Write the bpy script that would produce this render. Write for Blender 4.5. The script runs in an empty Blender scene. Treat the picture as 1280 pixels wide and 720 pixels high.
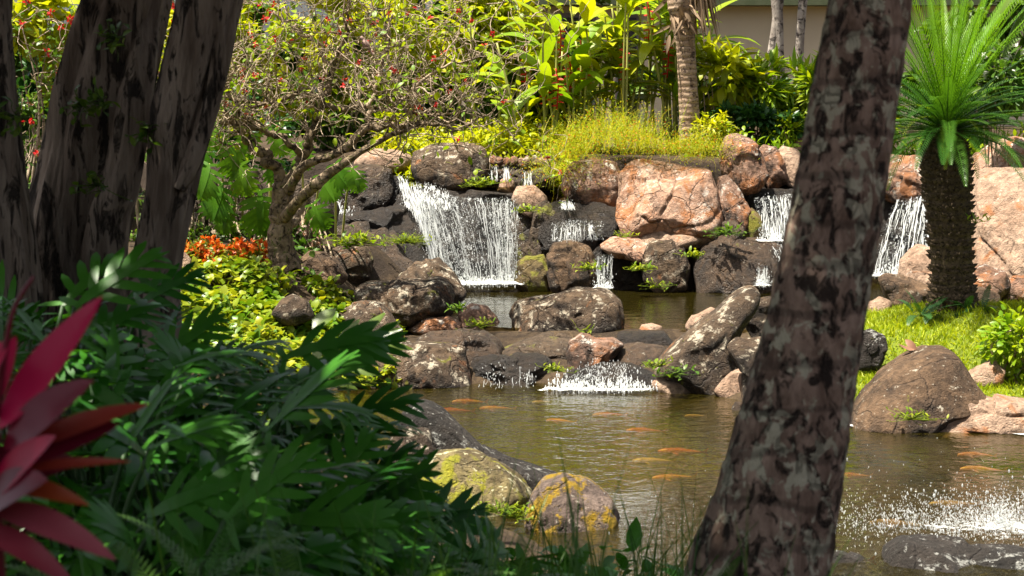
import bpy, math, random
import numpy as np
from mathutils import Vector

# ------------------------------------------------------------------ camera, sky, sun, exposure
SC = bpy.context.scene
COL = SC.collection
random.seed(7)
RNG = np.random.default_rng(7)
HCAM = 2.8
FPX = 2400.0
PITCH = math.atan((360 - 150) / FPX)

cd = bpy.data.cameras.new('camera')
cam = bpy.data.objects.new('camera', cd)
COL.objects.link(cam)
cam.location = (0, 0, HCAM)
cam.rotation_euler = (math.pi / 2 - PITCH, 0, 0)
cd.sensor_width = 36.0
cd.lens = FPX / 1280 * 36.0
cd.clip_start = 0.05
cd.clip_end = 3000
cd.dof.use_dof = True
cd.dof.focus_distance = 24.0
cd.dof.aperture_fstop = 8.0
SC.camera = cam

SUN_DIR = Vector((-0.32, -0.06, 1.0)).normalized()      # towards the sun
world = bpy.data.worlds.new('World')
SC.world = world
world.use_nodes = True
wn = world.node_tree
wn.nodes.clear()
w_out = wn.nodes.new('ShaderNodeOutputWorld')
w_bg = wn.nodes.new('ShaderNodeBackground')
w_sky = wn.nodes.new('ShaderNodeTexSky')
w_sky.sky_type = 'NISHITA'
w_sky.sun_disc = False
w_sky.sun_elevation = math.asin(SUN_DIR.z)
w_sky.sun_rotation = math.atan2(SUN_DIR.x, SUN_DIR.y)
w_sky.ozone_density = 0.0
w_sky.dust_density = 5.0
w_sky.air_density = 0.8
w_bg.inputs['Strength'].default_value = 0.06
w_hs = wn.nodes.new('ShaderNodeHueSaturation')
w_hs.inputs['Saturation'].default_value = 0.55
wn.links.new(w_sky.outputs[0], w_hs.inputs['Color'])
wn.links.new(w_hs.outputs[0], w_bg.inputs[0])
wn.links.new(w_bg.outputs[0], w_out.inputs[0])

sl = bpy.data.lights.new('sun', 'SUN')
sl.energy = 5.0
sl.angle = math.radians(0.5)
sl.color = (1.0, 0.93, 0.80)
sun = bpy.data.objects.new('sun', sl)
COL.objects.link(sun)
sun.rotation_euler = SUN_DIR.to_track_quat('Z', 'Y').to_euler()
sun.location = (-6, -4, 30)

SC.view_settings.view_transform = 'Standard'
SC.view_settings.look = 'None'
SC.view_settings.gamma = 1
SC.view_settings.use_curve_mapping = False
SC.view_settings.exposure = 1.5
SC.render.engine = 'CYCLES'
SC.cycles.use_denoising = True
SC.cycles.max_bounces = 6
SC.cycles.diffuse_bounces = 3
SC.cycles.glossy_bounces = 3
SC.cycles.transmission_bounces = 4
SC.cycles.transparent_max_bounces = 12
SC.cycles.caustics_reflective = False
SC.cycles.caustics_refractive = False
SC.cycles.sample_clamp_indirect = 6.0

# ------------------------------------------------------------------ pixel to world (photo pixels, 1280 wide)
CP, SP = math.cos(PITCH), math.sin(PITCH)

def ray(px, py):
    x = (px - 640) / FPX
    v = (360 - py) / FPX
    return np.array([x, CP + v * SP, -SP + v * CP])

def W(px, py, d):
    r = ray(px, py)
    return np.array([0, 0, HCAM]) + r * (d / r[1])

def onz(px, py, z):
    r = ray(px, py)
    return np.array([0, 0, HCAM]) + r * ((z - HCAM) / r[2])

# ------------------------------------------------------------------ objects and tags
def tag(o, label=None, cat=None, group=None, kind=None):
    if label: o['label'] = label
    if cat: o['category'] = cat
    if group: o['group'] = group
    if kind: o['kind'] = kind
    return o

def thing(name, label, cat, loc=(0, 0, 0), group=None):
    o = bpy.data.objects.new(name, None)
    o.empty_display_size = 0.2
    COL.objects.link(o)
    o.location = loc
    return tag(o, label, cat, group)

class MB:
    """collects arrays of vertices and faces, then links them as one mesh object"""
    def __init__(s):
        s.v = []; s.li = []; s.lc = []; s.r = []; s.n = 0
    def add(s, v, faces, rnd=None):
        v = np.asarray(v, dtype=np.float64).reshape(-1, 3)
        if isinstance(faces, np.ndarray):
            s.li.append(faces.reshape(-1).astype(np.int64) + s.n)
            s.lc.append(np.full(len(faces), faces.shape[1], dtype=np.int64))
        else:
            if len(faces):
                s.li.append(np.concatenate([np.asarray(f, dtype=np.int64) for f in faces]) + s.n)
                s.lc.append(np.array([len(f) for f in faces], dtype=np.int64))
        if rnd is None: rnd = np.full(len(v), 0.5)
        elif np.isscalar(rnd): rnd = np.full(len(v), rnd)
        s.r.append(rnd)
        s.v.append(v); s.n += len(v)
    def build(s, name, mat, parent=None, origin=None, smooth=True):
        me = bpy.data.meshes.new(name)
        v = np.concatenate(s.v)
        if parent is not None and origin is None:
            origin = np.array(parent.location)
            p = parent.parent
            while p is not None:
                origin = origin + np.array(p.location); p = p.parent
            local = np.zeros(3)
        else:
            local = np.zeros(3) if origin is None else np.asarray(origin, dtype=float)
            origin = local
        v = v - origin
        li = np.concatenate(s.li); lc = np.concatenate(s.lc)
        me.vertices.add(len(v)); me.vertices.foreach_set('co', v.astype(np.float32).ravel())
        me.loops.add(len(li)); me.loops.foreach_set('vertex_index', li.astype(np.int32))
        me.polygons.add(len(lc))
        st = np.concatenate([[0], np.cumsum(lc)[:-1]])
        me.polygons.foreach_set('loop_start', st.astype(np.int32))
        me.polygons.foreach_set('loop_total', lc.astype(np.int32))
        me.polygons.foreach_set('use_smooth', np.full(len(lc), smooth))
        at = me.attributes.new('rnd', 'FLOAT', 'POINT')
        at.data.foreach_set('value', np.concatenate(s.r).astype(np.float32))
        me.update(calc_edges=True)
        me.validate()
        me.materials.append(mat)
        o = bpy.data.objects.new(name, me)
        COL.objects.link(o)
        if parent is not None: o.parent = parent
        else: o.location = local
        return o

# ------------------------------------------------------------------ numpy noise
def _hash(x, y, z, seed):
    h = (x * 374761393 + y * 668265263 + z * 1440670441 + seed * 1013904223) & 0xffffffff
    h = ((h ^ (h >> 13)) * 1274126177) & 0xffffffff
    h = ((h ^ (h >> 15)) * 2246822519) & 0xffffffff
    return ((h ^ (h >> 16)) & 0xffff) / 32767.5 - 1.0

def vnoise(P, seed=0):
    P = np.asarray(P, dtype=float)
    I = np.floor(P).astype(np.int64); f = P - I
    u = f * f * f * (f * (f * 6 - 15) + 10)
    r = 0
    for a in (0, 1):
        wa = u[:, 0] if a else 1 - u[:, 0]
        for b in (0, 1):
            wb = u[:, 1] if b else 1 - u[:, 1]
            for c in (0, 1):
                wc = u[:, 2] if c else 1 - u[:, 2]
                r = r + wa * wb * wc * _hash(I[:, 0] + a, I[:, 1] + b, I[:, 2] + c, seed)
    return r

def fbm(P, seed=0, octv=4, gain=0.5):
    r = 0; a = 1.0; t = 0
    P = np.asarray(P, dtype=float)
    for k in range(octv):
        r = r + a * vnoise(P * (2.03 ** k) + 17.3 * k, seed + k * 31)
        t += a; a *= gain
    return r / t

def ridged(P, seed=0, octv=3):
    r = 0; a = 1.0; t = 0
    for k in range(octv):
        r = r + a * (1 - 2 * np.abs(vnoise(P * (2.1 ** k) + 9.1 * k, seed + 57 * k)))
        t += a; a *= 0.5
    return r / t

def norm(v):
    v = np.asarray(v, dtype=float)
    return v / np.maximum(np.linalg.norm(v, axis=-1, keepdims=True), 1e-9)

def sstep(a, b, x):
    t = np.clip((x - a) / (b - a), 0, 1)
    return t * t * (3 - 2 * t)

# ------------------------------------------------------------------ tubes
def spline(pts, n):
    """Catmull-Rom through pts (k,m) -> (n,m)"""
    P = np.asarray(pts, dtype=float)
    if len(P) == 2:
        t = np.linspace(0, 1, n)[:, None]
        return P[0] * (1 - t) + P[1] * t
    E = np.vstack([2 * P[0] - P[1], P, 2 * P[-1] - P[-2]])
    t = np.linspace(0, len(P) - 1 - 1e-6, n)
    i = t.astype(int); f = (t - i)[:, None]
    p0, p1, p2, p3 = E[i], E[i + 1], E[i + 2], E[i + 3]
    return 0.5 * (2 * p1 + (p2 - p0) * f + (2 * p0 - 5 * p1 + 4 * p2 - p3) * f ** 2 + (3 * p1 - p0 - 3 * p2 + p3) * f ** 3)

def frames(C):
    T = norm(np.gradient(C, axis=0))
    ref = np.array([0.0, 1.0, 0.0]) if abs(T[:, 1]).mean() < 0.8 else np.array([1.0, 0, 0])
    A = norm(np.cross(T, ref)); B = np.cross(T, A)
    return T, A, B

def tube_arrays(C, R, sides, disp=None):
    """disp(theta, t01, centre points) -> radial multiplier"""
    n = len(C)
    T, A, B = frames(C)
    th = np.linspace(0, 2 * math.pi, sides, endpoint=False)
    rr = np.repeat(np.asarray(R, dtype=float)[:, None], sides, 1)
    if disp is not None: rr = rr * disp(th[None, :], np.linspace(0, 1, n)[:, None], C)
    V = C[:, None, :] + rr[..., None] * (A[:, None, :] * np.cos(th)[None, :, None] + B[:, None, :] * np.sin(th)[None, :, None])
    i = np.arange(n - 1)[:, None] * sides; j = np.arange(sides)[None, :]; j2 = (j + 1) % sides
    F = np.stack([i + j, i + j2, i + sides + j2, i + sides + j], -1).reshape(-1, 4)
    return V.reshape(-1, 3), F

def add_tube(mb, C, R, sides=6, disp=None, rnd=None, cap=True):
    C = np.asarray(C, dtype=float)
    V, F = tube_arrays(C, R, sides, disp)
    base = mb.n
    mb.add(V, F, rnd)
    if cap:
        top = np.arange(sides) + (len(C) - 1) * sides
        bot = np.arange(sides)[::-1]
        for f in (top, bot):
            mb.li.append(f + base); mb.lc.append(np.array([sides]))
            
# ------------------------------------------------------------------ leaf templates: points (u along, v across, w along the normal) + faces
def t_blade(seg=4, prof=None, fold=0.12):
    us = np.linspace(0, 1, seg + 1)
    if prof is None: prof = lambda u: np.sin(math.pi * np.clip(u, 0.02, 0.995) ** 0.8) ** 0.8
    V = []; F = []
    for u in us:
        h = 0.5 * float(prof(u))
        V += [(u, -h, fold * h), (u, 0, 0), (u, h, fold * h)]
    for k in range(seg):
        a = 3 * k; b = a + 3
        F += [(a, a + 1, b + 1, b), (a + 1, a + 2, b + 2, b + 1)]
    return np.array(V), np.array(F)

def t_lobed(n=7, wid=1.0, lobe_w=0.09, core=0.16, sweep=(75, 25), seed=1, droop=0.05):
    """deeply cut leaf: a core blade with n lobes a side"""
    r = np.random.default_rng(seed)
    V, F = t_blade(6, lambda u: core * (math.sin(math.pi * min(max(u, .02), .98) ** 0.7) ** 0.7), 0.1)
    V = list(map(tuple, V)); F = list(map(tuple, F))
    for s in (-1, 1):
        for k in range(n):
            t = k / (n - 1)
            u0 = 0.04 + 0.80 * t
            ln = 0.5 * wid * (math.sin(math.pi * (0.22 + 0.70 * t)) ** 0.8) * r.uniform(0.9, 1.1)
            a = math.radians(sweep[0] + (sweep[1] - sweep[0]) * t + r.uniform(-5, 5))
            if k == 0: a = math.radians(115)
            du, dv = math.cos(a), math.sin(a)
            b = len(V)
            stn = (0, 0.35, 0.75, 1.0); hw = (0.75, 1.0, 0.85, 0.14)
            for q, h in zip(stn, hw):
                cu = u0 + du * ln * q + 0.10 * ln * q * q; cv = dv * ln * q
                ww = lobe_w * h * (0.75 + 0.5 * math.sin(math.pi * t))
                V += [(cu - dv * ww, s * (cv + du * ww), -droop * q * q), (cu + dv * ww * 1.0, s * (cv - du * ww), -droop * q * q - 0.01)]
            for q in range(3):
                i = b + 2 * q
                F.append((i, i + 1, i + 3, i + 2) if s > 0 else (i + 1, i, i + 2, i + 3))
    return np.array(V), np.array(F)

def t_pinnate(n=30, ll=0.16, lw=0.012, ang=60, start=0.08, vee=0.35, tipf=0.35, droop=0.15, rach=0.006):
    """feather leaf: a thin rachis and n narrow leaflets a side"""
    V = []; F = []
    for k in range(13):
        u = k / 12; h = rach * (1 - 0.8 * u)
        V += [(u, -h, 0), (u, h, 0), (u, 0, -h * 1.4)]
    for k in range(12):
        a = 3 * k
        F += [(a, a + 1, a + 4, a + 3), (a + 1, a + 2, a + 5, a + 4), (a + 2, a, a + 3, a + 5)]
    for s in (-1, 1):
        for k in range(n):
            t = k / (n - 1)
            u0 = start + (0.985 - start) * t
            ln = ll * (math.sin(math.pi * min(0.16 + 0.84 * t, 1) ** 0.9) ** 0.6 * (1 - tipf) + tipf * (0.25 + 0.75 * min(1, 4 * t)) * (1 - 0.5 * t))
            a = math.radians(ang * (1 - 0.45 * t))
            du, dv = math.cos(a), math.sin(a)
            b = len(V)
            for q, h in ((0, 0.6), (0.5, 1.0), (1.0, 0.12)):
                cu = u0 + du * ln * q; cv = dv * ln * q; cw = vee * ln * q - droop * ln * q * q
                V += [(cu - lw * h, s * (cv + 0.2 * lw * h), cw), (cu + lw * h, s * (cv - 0.2 * lw * h), cw)]
            for q in range(2):
                i = b + 2 * q
                F.append((i, i + 1, i + 3, i + 2) if s > 0 else (i + 1, i, i + 2, i + 3))
    return np.array(V), np.array(F)

def inst(mb, tmpl, base, d, nrm, L, Wd, kappa=0.0, rnd=None, twist=None):
    """copies a leaf template to every base point; kappa bends it away from the normal"""
    V, F = tmpl
    base = np.atleast_2d(np.asarray(base, dtype=float)); N = len(base)
    if N == 0: return
    d = norm(np.broadcast_to(d, (N, 3))); nrm = np.broadcast_to(nrm, (N, 3)).astype(float)
    nrm = nrm - (nrm * d).sum(1, keepdims=True) * d
    bad = np.linalg.norm(nrm, axis=1) < 1e-3
    nrm = np.where(bad[:, None], np.cross(d, [0.3, 0.9, 0.2]), nrm)
    nrm = norm(nrm)
    side = np.cross(d, nrm)
    L = np.broadcast_to(L, (N,)).astype(float); Wd = np.broadcast_to(Wd, (N,)).astype(float)
    k = np.broadcast_to(kappa, (N,)).astype(float); k = np.where(np.abs(k) < 1e-3, 1e-3, k)[:, None]
    u = V[None, :, 0]; v = V[None, :, 1]; w = V[None, :, 2]
    a = k * u
    along = np.sin(a) / k * L[:, None]; down = (1 - np.cos(a)) / k * L[:, None]
    nx = np.sin(a) * w * Wd[:, None]; nn = np.cos(a) * w * Wd[:, None]
    P = (base[:, None, :] + (along + nx)[..., None] * d[:, None, :] + (nn - down)[..., None] * nrm[:, None, :]
         + (v * Wd[:, None])[..., None] * side[:, None, :])
    nv = len(V)
    FF = (F[None] + (np.arange(N) * nv)[:, None, None]).reshape(-1, F.shape[1])
    if rnd is None: rnd = RNG.random(N)
    mb.add(P.reshape(-1, 3), FF, np.repeat(np.broadcast_to(rnd, (N,)), nv))

T_LEAF = t_blade(2, lambda u: (0.05, 1.0, 0.02)[int(round(u * 2))], 0.25)
T_LEAF4 = t_blade(4, None, 0.18)
T_LANCE = t_blade(6, lambda u: math.sin(math.pi * min(max(u, .03), .99) ** 0.75) ** 0.9, 0.25)

def rdirs(n, up=0.0):
    v = RNG.normal(size=(n, 3)); v = norm(v); v[:, 2] += up
    return norm(v)

# ------------------------------------------------------------------ materials
def mat_new(name):
    m = bpy.data.materials.new(name); m.use_nodes = True
    nt = m.node_tree; nt.nodes.clear()
    out = nt.nodes.new('ShaderNodeOutputMaterial')
    return m, nt, out

class NT:
    def __init__(s, nt): s.t = nt
    def n(s, typ, **kw):
        o = s.t.nodes.new(typ)
        for k, v in kw.items():
            if k == 'inp':
                for a, b in v.items(): s.set(o.inputs[a], b)
            else: setattr(o, k, v)
        return o
    def set(s, sock, val):
        if hasattr(val, 'links') or isinstance(val, bpy.types.NodeSocket): s.t.links.new(val, sock)
        else:
            if isinstance(val, tuple) and len(val) == 3 and sock.type == 'RGBA': val = val + (1,)
            sock.default_value = val
    def pos(s): return s.n('ShaderNodeNewGeometry').outputs['Position']
    def noise(s, vec, scale, detail=6, rough=0.6, dist=0.0):
        return s.n('ShaderNodeTexNoise', inp={'Vector': vec, 'Scale': scale, 'Detail': detail, 'Roughness': rough, 'Distortion': dist}).outputs['Fac']
    def vmul(s, vec, by):
        return s.n('ShaderNodeVectorMath', operation='MULTIPLY', inp={0: vec, 1: by}).outputs[0]
    def math(s, op, a, b=0.0, c=None):
        o = s.n('ShaderNodeMath', operation=op); s.set(o.inputs[0], a); s.set(o.inputs[1], b)
        if c is not None: s.set(o.inputs[2], c)
        return o.outputs[0]
    def rng(s, v, a, b, c=0.0, d=1.0):
        return s.n('ShaderNodeMapRange', interpolation_type='SMOOTHSTEP', inp={0: v, 1: a, 2: b, 3: c, 4: d}).outputs[0]
    def mix(s, f, a, b):
        o = s.n('ShaderNodeMix', data_type='RGBA'); s.set(o.inputs[0], f); s.set(o.inputs[6], a); s.set(o.inputs[7], b)
        return o.outputs[2]
    def mul(s, a, b):
        o = s.n('ShaderNodeMix', data_type='RGBA', blend_type='MULTIPLY'); s.set(o.inputs[0], 1.0); s.set(o.inputs[6], a); s.set(o.inputs[7], b)
        return o.outputs[2]
    def bump(s, h, strength=0.5, dist=0.02, normal=None):
        o = s.n('ShaderNodeBump', inp={'Strength': strength, 'Distance': dist, 'Height': h})
        if normal is not None: s.set(o.inputs['Normal'], normal)
        return o.outputs[0]

def leaf_mat(name, ca, cb, rough=0.45, trans=0.35, spec=0.3, tcol=None):
    m, nt, out = mat_new(name); g = NT(nt)
    r = g.n('ShaderNodeAttribute', attribute_name='rnd').outputs['Fac']
    nz = g.noise(g.pos(), 9.0, 3)
    f = g.math('ADD', g.math('MULTIPLY', r, 0.8), g.math('MULTIPLY', g.math('SUBTRACT', nz, 0.5), 0.5))
    col = g.mix(f, ca, cb)
    p = g.n('ShaderNodeBsdfPrincipled', inp={'Base Color': col, 'Roughness': rough, 'Specular IOR Level': spec})
    if tcol is None: tcol = (1.25, 1.2, 0.45)
    t = g.n('ShaderNodeBsdfTranslucent', inp={'Color': g.mul(col, tcol)})
    mx = g.n('ShaderNodeMixShader', inp={0: trans, 1: p.outputs[0], 2: t.outputs[0]})
    nt.links.new(mx.outputs[0], out.inputs[0])
    return m

def flat_mat(name, ca, cb=None, rough=0.6, spec=0.4, scale=12.0, bump=0.0):
    m, nt, out = mat_new(name); g = NT(nt)
    nz = g.noise(g.pos(), scale, 6)
    col = g.mix(g.rng(nz, 0.35, 0.65), ca, cb if cb else ca)
    p = g.n('ShaderNodeBsdfPrincipled', inp={'Base Color': col, 'Roughness': rough, 'Specular IOR Level': spec})
    if bump: g.set(p.inputs['Normal'], g.bump(nz, bump, 0.02))
    nt.links.new(p.outputs[0], out.inputs[0])
    return m

def rock_mat(name, c1, c2, lichen=0.3, lcol=(0.44, 0.40, 0.32), moss=0.0, mcol=(0.20, 0.17, 0.015), dark=0.3,
             dcol=(0.018, 0.013, 0.010), rust=0.0, wet=0.0, crack=0.3, scale=1.0):
    m, nt, out = mat_new(name); g = NT(nt)
    P = g.vmul(g.pos(), (scale, scale, scale))
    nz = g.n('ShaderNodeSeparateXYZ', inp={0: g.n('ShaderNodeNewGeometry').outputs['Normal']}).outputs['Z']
    n1 = g.noise(P, 2.1, 8, 0.62, 0.3)
    n2 = g.noise(P, 13.0, 8, 0.72)
    n3 = g.noise(P, 55.0, 4, 0.7)
    col = g.mix(g.rng(n1, 0.36, 0.64), c1, c2)
    col = g.mul(col, g.mix(g.rng(n2, 0.28, 0.72), (0.5, 0.48, 0.46), (1.35, 1.3, 1.25)))
    if rust:
        nr = g.noise(P, 3.1, 6, 0.6, 0.5)
        col = g.mix(g.math('MULTIPLY', g.rng(nr, 0.62 - 0.25 * rust, 0.72 - 0.2 * rust), 0.85), col, (0.33, 0.13, 0.045))
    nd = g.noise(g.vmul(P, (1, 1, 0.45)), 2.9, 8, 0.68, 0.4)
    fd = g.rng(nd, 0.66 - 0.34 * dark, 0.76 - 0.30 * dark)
    side = g.rng(nz, 0.85, 0.25, 0.25, 1.0)  # stain strongest on steep faces, with their shade put into the colour
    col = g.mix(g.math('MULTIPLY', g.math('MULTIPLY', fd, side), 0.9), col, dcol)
    nl = g.noise(P, 5.5, 10, 0.74, 0.2)
    if lichen:
        fl = g.math('MULTIPLY', g.rng(nl, 0.66 - 0.26 * lichen, 0.71 - 0.24 * lichen), g.rng(nz, -0.1, 0.75, 0.15, 1.0))
        fl2 = g.rng(g.noise(P, 21.0, 4, 0.6), 0.66 - 0.08 * lichen, 0.70)
        fl = g.math('MAXIMUM', fl, g.math('MULTIPLY', fl2, g.rng(nz, 0.0, 0.8, 0.2, 0.9)))
        col = g.mix(g.math('MULTIPLY', fl, 0.85), col, lcol)
    if moss:
        nm = g.noise(P, 3.4, 7, 0.66, 0.3)
        fm = g.rng(nm, 0.70 - 0.36 * moss, 0.76 - 0.34 * moss)
        col = g.mix(fm, col, g.mix(n2, mcol, (mcol[0] * 0.35, mcol[1] * 0.55, mcol[2])))
    vor = g.n('ShaderNodeTexVoronoi', feature='DISTANCE_TO_EDGE', inp={'Vector': g.n('ShaderNodeVectorMath', operation='ADD', inp={0: P, 1: g.vmul(g.n('ShaderNodeTexNoise', inp={'Vector': P, 'Scale': 2.2, 'Detail': 5}).outputs['Color'], (0.7, 0.7, 0.7))}).outputs[0], 'Scale': 1.5}).outputs['Distance']
    fc = g.rng(vor, 0.0, 0.03, 1.0, 0.0)
    if crack: col = g.mix(g.math('MULTIPLY', fc, crack), col, (0.02, 0.015, 0.012))
    pits = g.n('ShaderNodeTexVoronoi', inp={'Vector': P, 'Scale': 26.0, 'Randomness': 1.0}).outputs['Distance']
    h = g.math('ADD', g.math('MULTIPLY', n2, 1.0), g.math('MULTIPLY', n3, 0.35))
    h = g.math('ADD', h, g.math('MULTIPLY', g.rng(pits, 0.0, 0.35), 0.25))
    h = g.math('SUBTRACT', h, g.math('MULTIPLY', fc, crack * 1.2))
    nrm = g.bump(h, 1.0, 0.06)
    ro = g.rng(n2, 0.3, 0.7, 0.9 - 0.72 * wet, 0.75 - 0.66 * wet)
    p = g.n('ShaderNodeBsdfPrincipled', inp={'Base Color': col, 'Roughness': ro, 'Specular IOR Level': 0.3 + 0.12 * wet, 'Normal': nrm})
    nt.links.new(p.outputs[0], out.inputs[0])
    return m

def bark_mat(name, c1, c2, patch=None, patch_amt=0.5, dark=(0.012, 0.009, 0.007), rings=0.0, zs=0.25, bump=0.9, scale=6.0, dk=.53, dscale=1.6):
    m, nt, out = mat_new(name); g = NT(nt)
    P = g.pos()
    S = g.vmul(P, (1, 1, zs))
    n1 = g.noise(S, scale, 8, 0.65, 0.4)
    n2 = g.noise(S, scale * 4.5, 6, 0.7)
    col = g.mix(g.rng(n1, 0.34, 0.66), c1, c2)
    nd = g.noise(g.vmul(P, (1, 1, zs * 1.6)), scale * dscale, 8, 0.7, 0.7)
    col = g.mix(g.math('MULTIPLY', g.rng(nd, dk, dk + .09), 0.92), col, dark)
    if patch:
        npp = g.noise(g.vmul(P, (1, 1, 0.8)), scale * 1.1, 7, 0.62, 0.5)
        col = g.mix(g.rng(npp, 0.66 - 0.2 * patch_amt, 0.71 - 0.2 * patch_amt), col, patch)
    h = g.math('ADD', n1, g.math('MULTIPLY', n2, 0.5))
    h = g.math('SUBTRACT', h, g.math('MULTIPLY', g.rng(nd, dk, dk + .09), 0.8))
    if rings:
        wv = g.n('ShaderNodeTexWave', wave_type='BANDS', bands_direction='Z', inp={'Vector': P, 'Scale': rings, 'Distortion': 2.5, 'Detail': 3.0, 'Detail Scale': 2.0}).outputs['Fac']
        h = g.math('ADD', h, g.math('MULTIPLY', wv, 0.35))
        col = g.mix(g.math('MULTIPLY', g.rng(wv, 0.0, 0.18, 1.0, 0.0), 0.45), col, dark)
    p = g.n('ShaderNodeBsdfPrincipled', inp={'Base Color': col, 'Roughness': 0.85, 'Specular IOR Level': 0.25, 'Normal': g.bump(h, bump, 0.03)})
    nt.links.new(p.outputs[0], out.inputs[0])
    return m
# ================================================================== GROUND, WATER
def poly_sd(X, Y, poly):
    """signed distance to a closed polygon, negative inside"""
    P = np.asarray(poly, dtype=float); n = len(P)
    d = np.full(X.shape, 1e9); inside = np.zeros(X.shape, dtype=bool)
    for i in range(n):
        a = P[i]; b = P[(i + 1) % n]; e = b - a
        wx = X - a[0]; wy = Y - a[1]
        t = np.clip((wx * e[0] + wy * e[1]) / (e @ e), 0, 1)
        d = np.minimum(d, np.hypot(wx - e[0] * t, wy - e[1] * t))
        c = ((a[1] > Y) != (b[1] > Y)) & (X < (b[0] - a[0]) * (Y - a[1]) / (b[1] - a[1] + 1e-12) + a[0])
        inside ^= c
    return np.where(inside, -d, d)

ZL, ZU = 0.0, 0.36            # the two water levels
LOWER = [(-4.5, 18.4), (-2.6, 19.6), (-1.4, 20.1), (0, 20.4), (1.3, 20.3), (2.0, 19.6), (2.6, 18.6), (3.3, 17.75), (5.5, 17.55), (9, 17.3),
         (11, 14), (9, 10.4), (3.4, 10.4), (1.9, 10.2), (0.55, 10.9), (0.1, 12.6), (-0.6, 14.2), (-1.5, 15.4), (-3, 16.2), (-5, 17)]
UPPER = [(-1.45, 28.6), (0.2, 28.7), (2.2, 28.5), (4.0, 28.9), (6.2, 30.2), (7.2, 27), (7.6, 24.6), (5.9, 24.3), (4.2, 23.4), (3.2, 22.6), (2.4, 22.3), (0.9, 22.3),
         (-0.2, 22.7), (-0.8, 24), (-0.9, 26)]
STREAM = [(-2.4, 28.9), (-2.4, 30.2), (-0.2, 30.1), (0.9, 29.9), (1.0, 29.2), (0.2, 28.75)]
LAND = np.array([
    (-6, 0, 1.3), (0, 0, 1.3), (6, 0, 1.3), (-6, 4, 1.2), (0, 4, 1.0), (4, 4, .9), (-6, 8, 1.0), (-2, 8, .8), (0, 8, .35), (1.5, 8, .2), (4, 8, .25), (-5, 11, .8), (-2, 11, .4),
    (0.2, 10.6, .06), (-.8, 11.5, .12), (-.5, 9.5, .3), (2, 10.2, .08), (5, 9.8, .08), (-4, 14, .5), (-2, 14, .3), (-0.8, 13.6, .08), (-5, 17.5, .4), (-3, 20.2, .35), (-2, 20.7, .2), (-1, 20.9, .1),
    (-4, 21, .75), (-2.6, 21.8, .5), (-3.2, 23.3, 1.0), (-2.4, 23.6, .75), (-1.5, 22.9, .22), (-1.1, 24.3, .28), (-1.5, 25.5, .45), (-6, 20, .9), (-5, 24, 1.2), (-7, 27, 1.7), (-3.4, 25.5, 1.2),
    (-2.5, 26.5, 1.2), (-4, 28, 1.8), (-1.4, 27.5, .55), (0.2, 21.2, .15), (1.2, 21, .12), (2.0, 21.6, .26), (0.5, 22.1, .36), (1.5, 22.1, .38), (2.4, 20.2, .15), (2.9, 18.7, .16), (3.4, 18.5, .28), (5, 18.2, .22),
    (7, 18, .22), (3.2, 20.3, .5), (4, 20, .62), (5, 20.7, .75), (7, 20.5, .78), (9, 20, .8), (4.3, 22.4, .55), (5.3, 23.1, .5), (7, 23.2, .6), (9, 24, 1.2), (8.4, 27, 2.0), (6.6, 26, 1.2), (9, 30, 2.3),
    (12, 16, .5), (12, 12, .6), (12, 22, 1.0), (-9, 16, .8), (-10, 24, 1.4), (-10, 8, 1.2), (10, 8, .9)], dtype=float)

def ground_z(X, Y):
    X = np.asarray(X, dtype=float); Y = np.asarray(Y, dtype=float); sh = X.shape
    x = X.ravel(); y = Y.ravel()
    num = 0; den = 0
    for (a, b, c) in LAND:
        w = 1.0 / ((x - a) ** 2 + (y - b) ** 2 + 0.12) ** 2
        num = num + w * c; den = den + w
    h = num / den
    P = np.stack([x, y, x * 0], 1)
    wob = fbm(P * 0.8, 3, 3) * 0.35
    up = sstep(28.75, 29.25, y + wob * 0.8)
    ter = 2.2 + np.clip(y - 30, 0, 15) * 0.035
    h = h * (1 - up) + ter * up
    sds = poly_sd(x, y, STREAM)
    h = np.where(sds < 0.35, np.minimum(h, 1.62 + 0.5 * sstep(-0.1, 0.35, sds) + 0 * h), h)
    h = h + fbm(P * 1.7, 5, 4) * 0.05 * sstep(60, 30, y)
    for poly, wz in ((LOWER, ZL), (UPPER, ZU)):
        sd = poly_sd(x, y, poly) + fbm(P * 1.3, 11, 3) * 0.12
        k = sstep(0.0, 0.7, sd)
        land = np.maximum(h, wz + 0.06) if wz == ZL else h
        h = np.where(sd < 0, wz - 0.55 * sstep(0, 0.9, -sd) + 0.02 * 0, land * k + (1 - k) * np.minimum(land, wz + 0.03 + 0.25 * sd) if wz == ZL else np.where(land > wz, wz + (land - wz) * k + 0.02, land))
    return h.reshape(sh)

def gz(x, y): return float(ground_z(np.array([x]), np.array([y]))[0])

def axis_steps(lo, hi, step, far, k=1.35):
    a = list(np.arange(lo, hi + 1e-6, step)); s = step; left = []; right = []
    p = lo
    while p > -far: s *= k; p -= s; left.append(p)
    s = step; p = hi
    while p < far: s *= k; p += s; right.append(p)
    return np.array(left[::-1] + a + right)

gx = axis_steps(-9, 10, 0.09, 900)
gy = axis_steps(-2, 33, 0.09, 1200)
GX, GY = np.meshgrid(gx, gy)
GZ = ground_z(GX, GY)
nx_, ny_ = len(gx), len(gy)
gi = np.arange(ny_ - 1)[:, None] * nx_ + np.arange(nx_ - 1)[None, :]
gf = np.stack([gi, gi + 1, gi + nx_ + 1, gi + nx_], -1).reshape(-1, 4)

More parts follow.
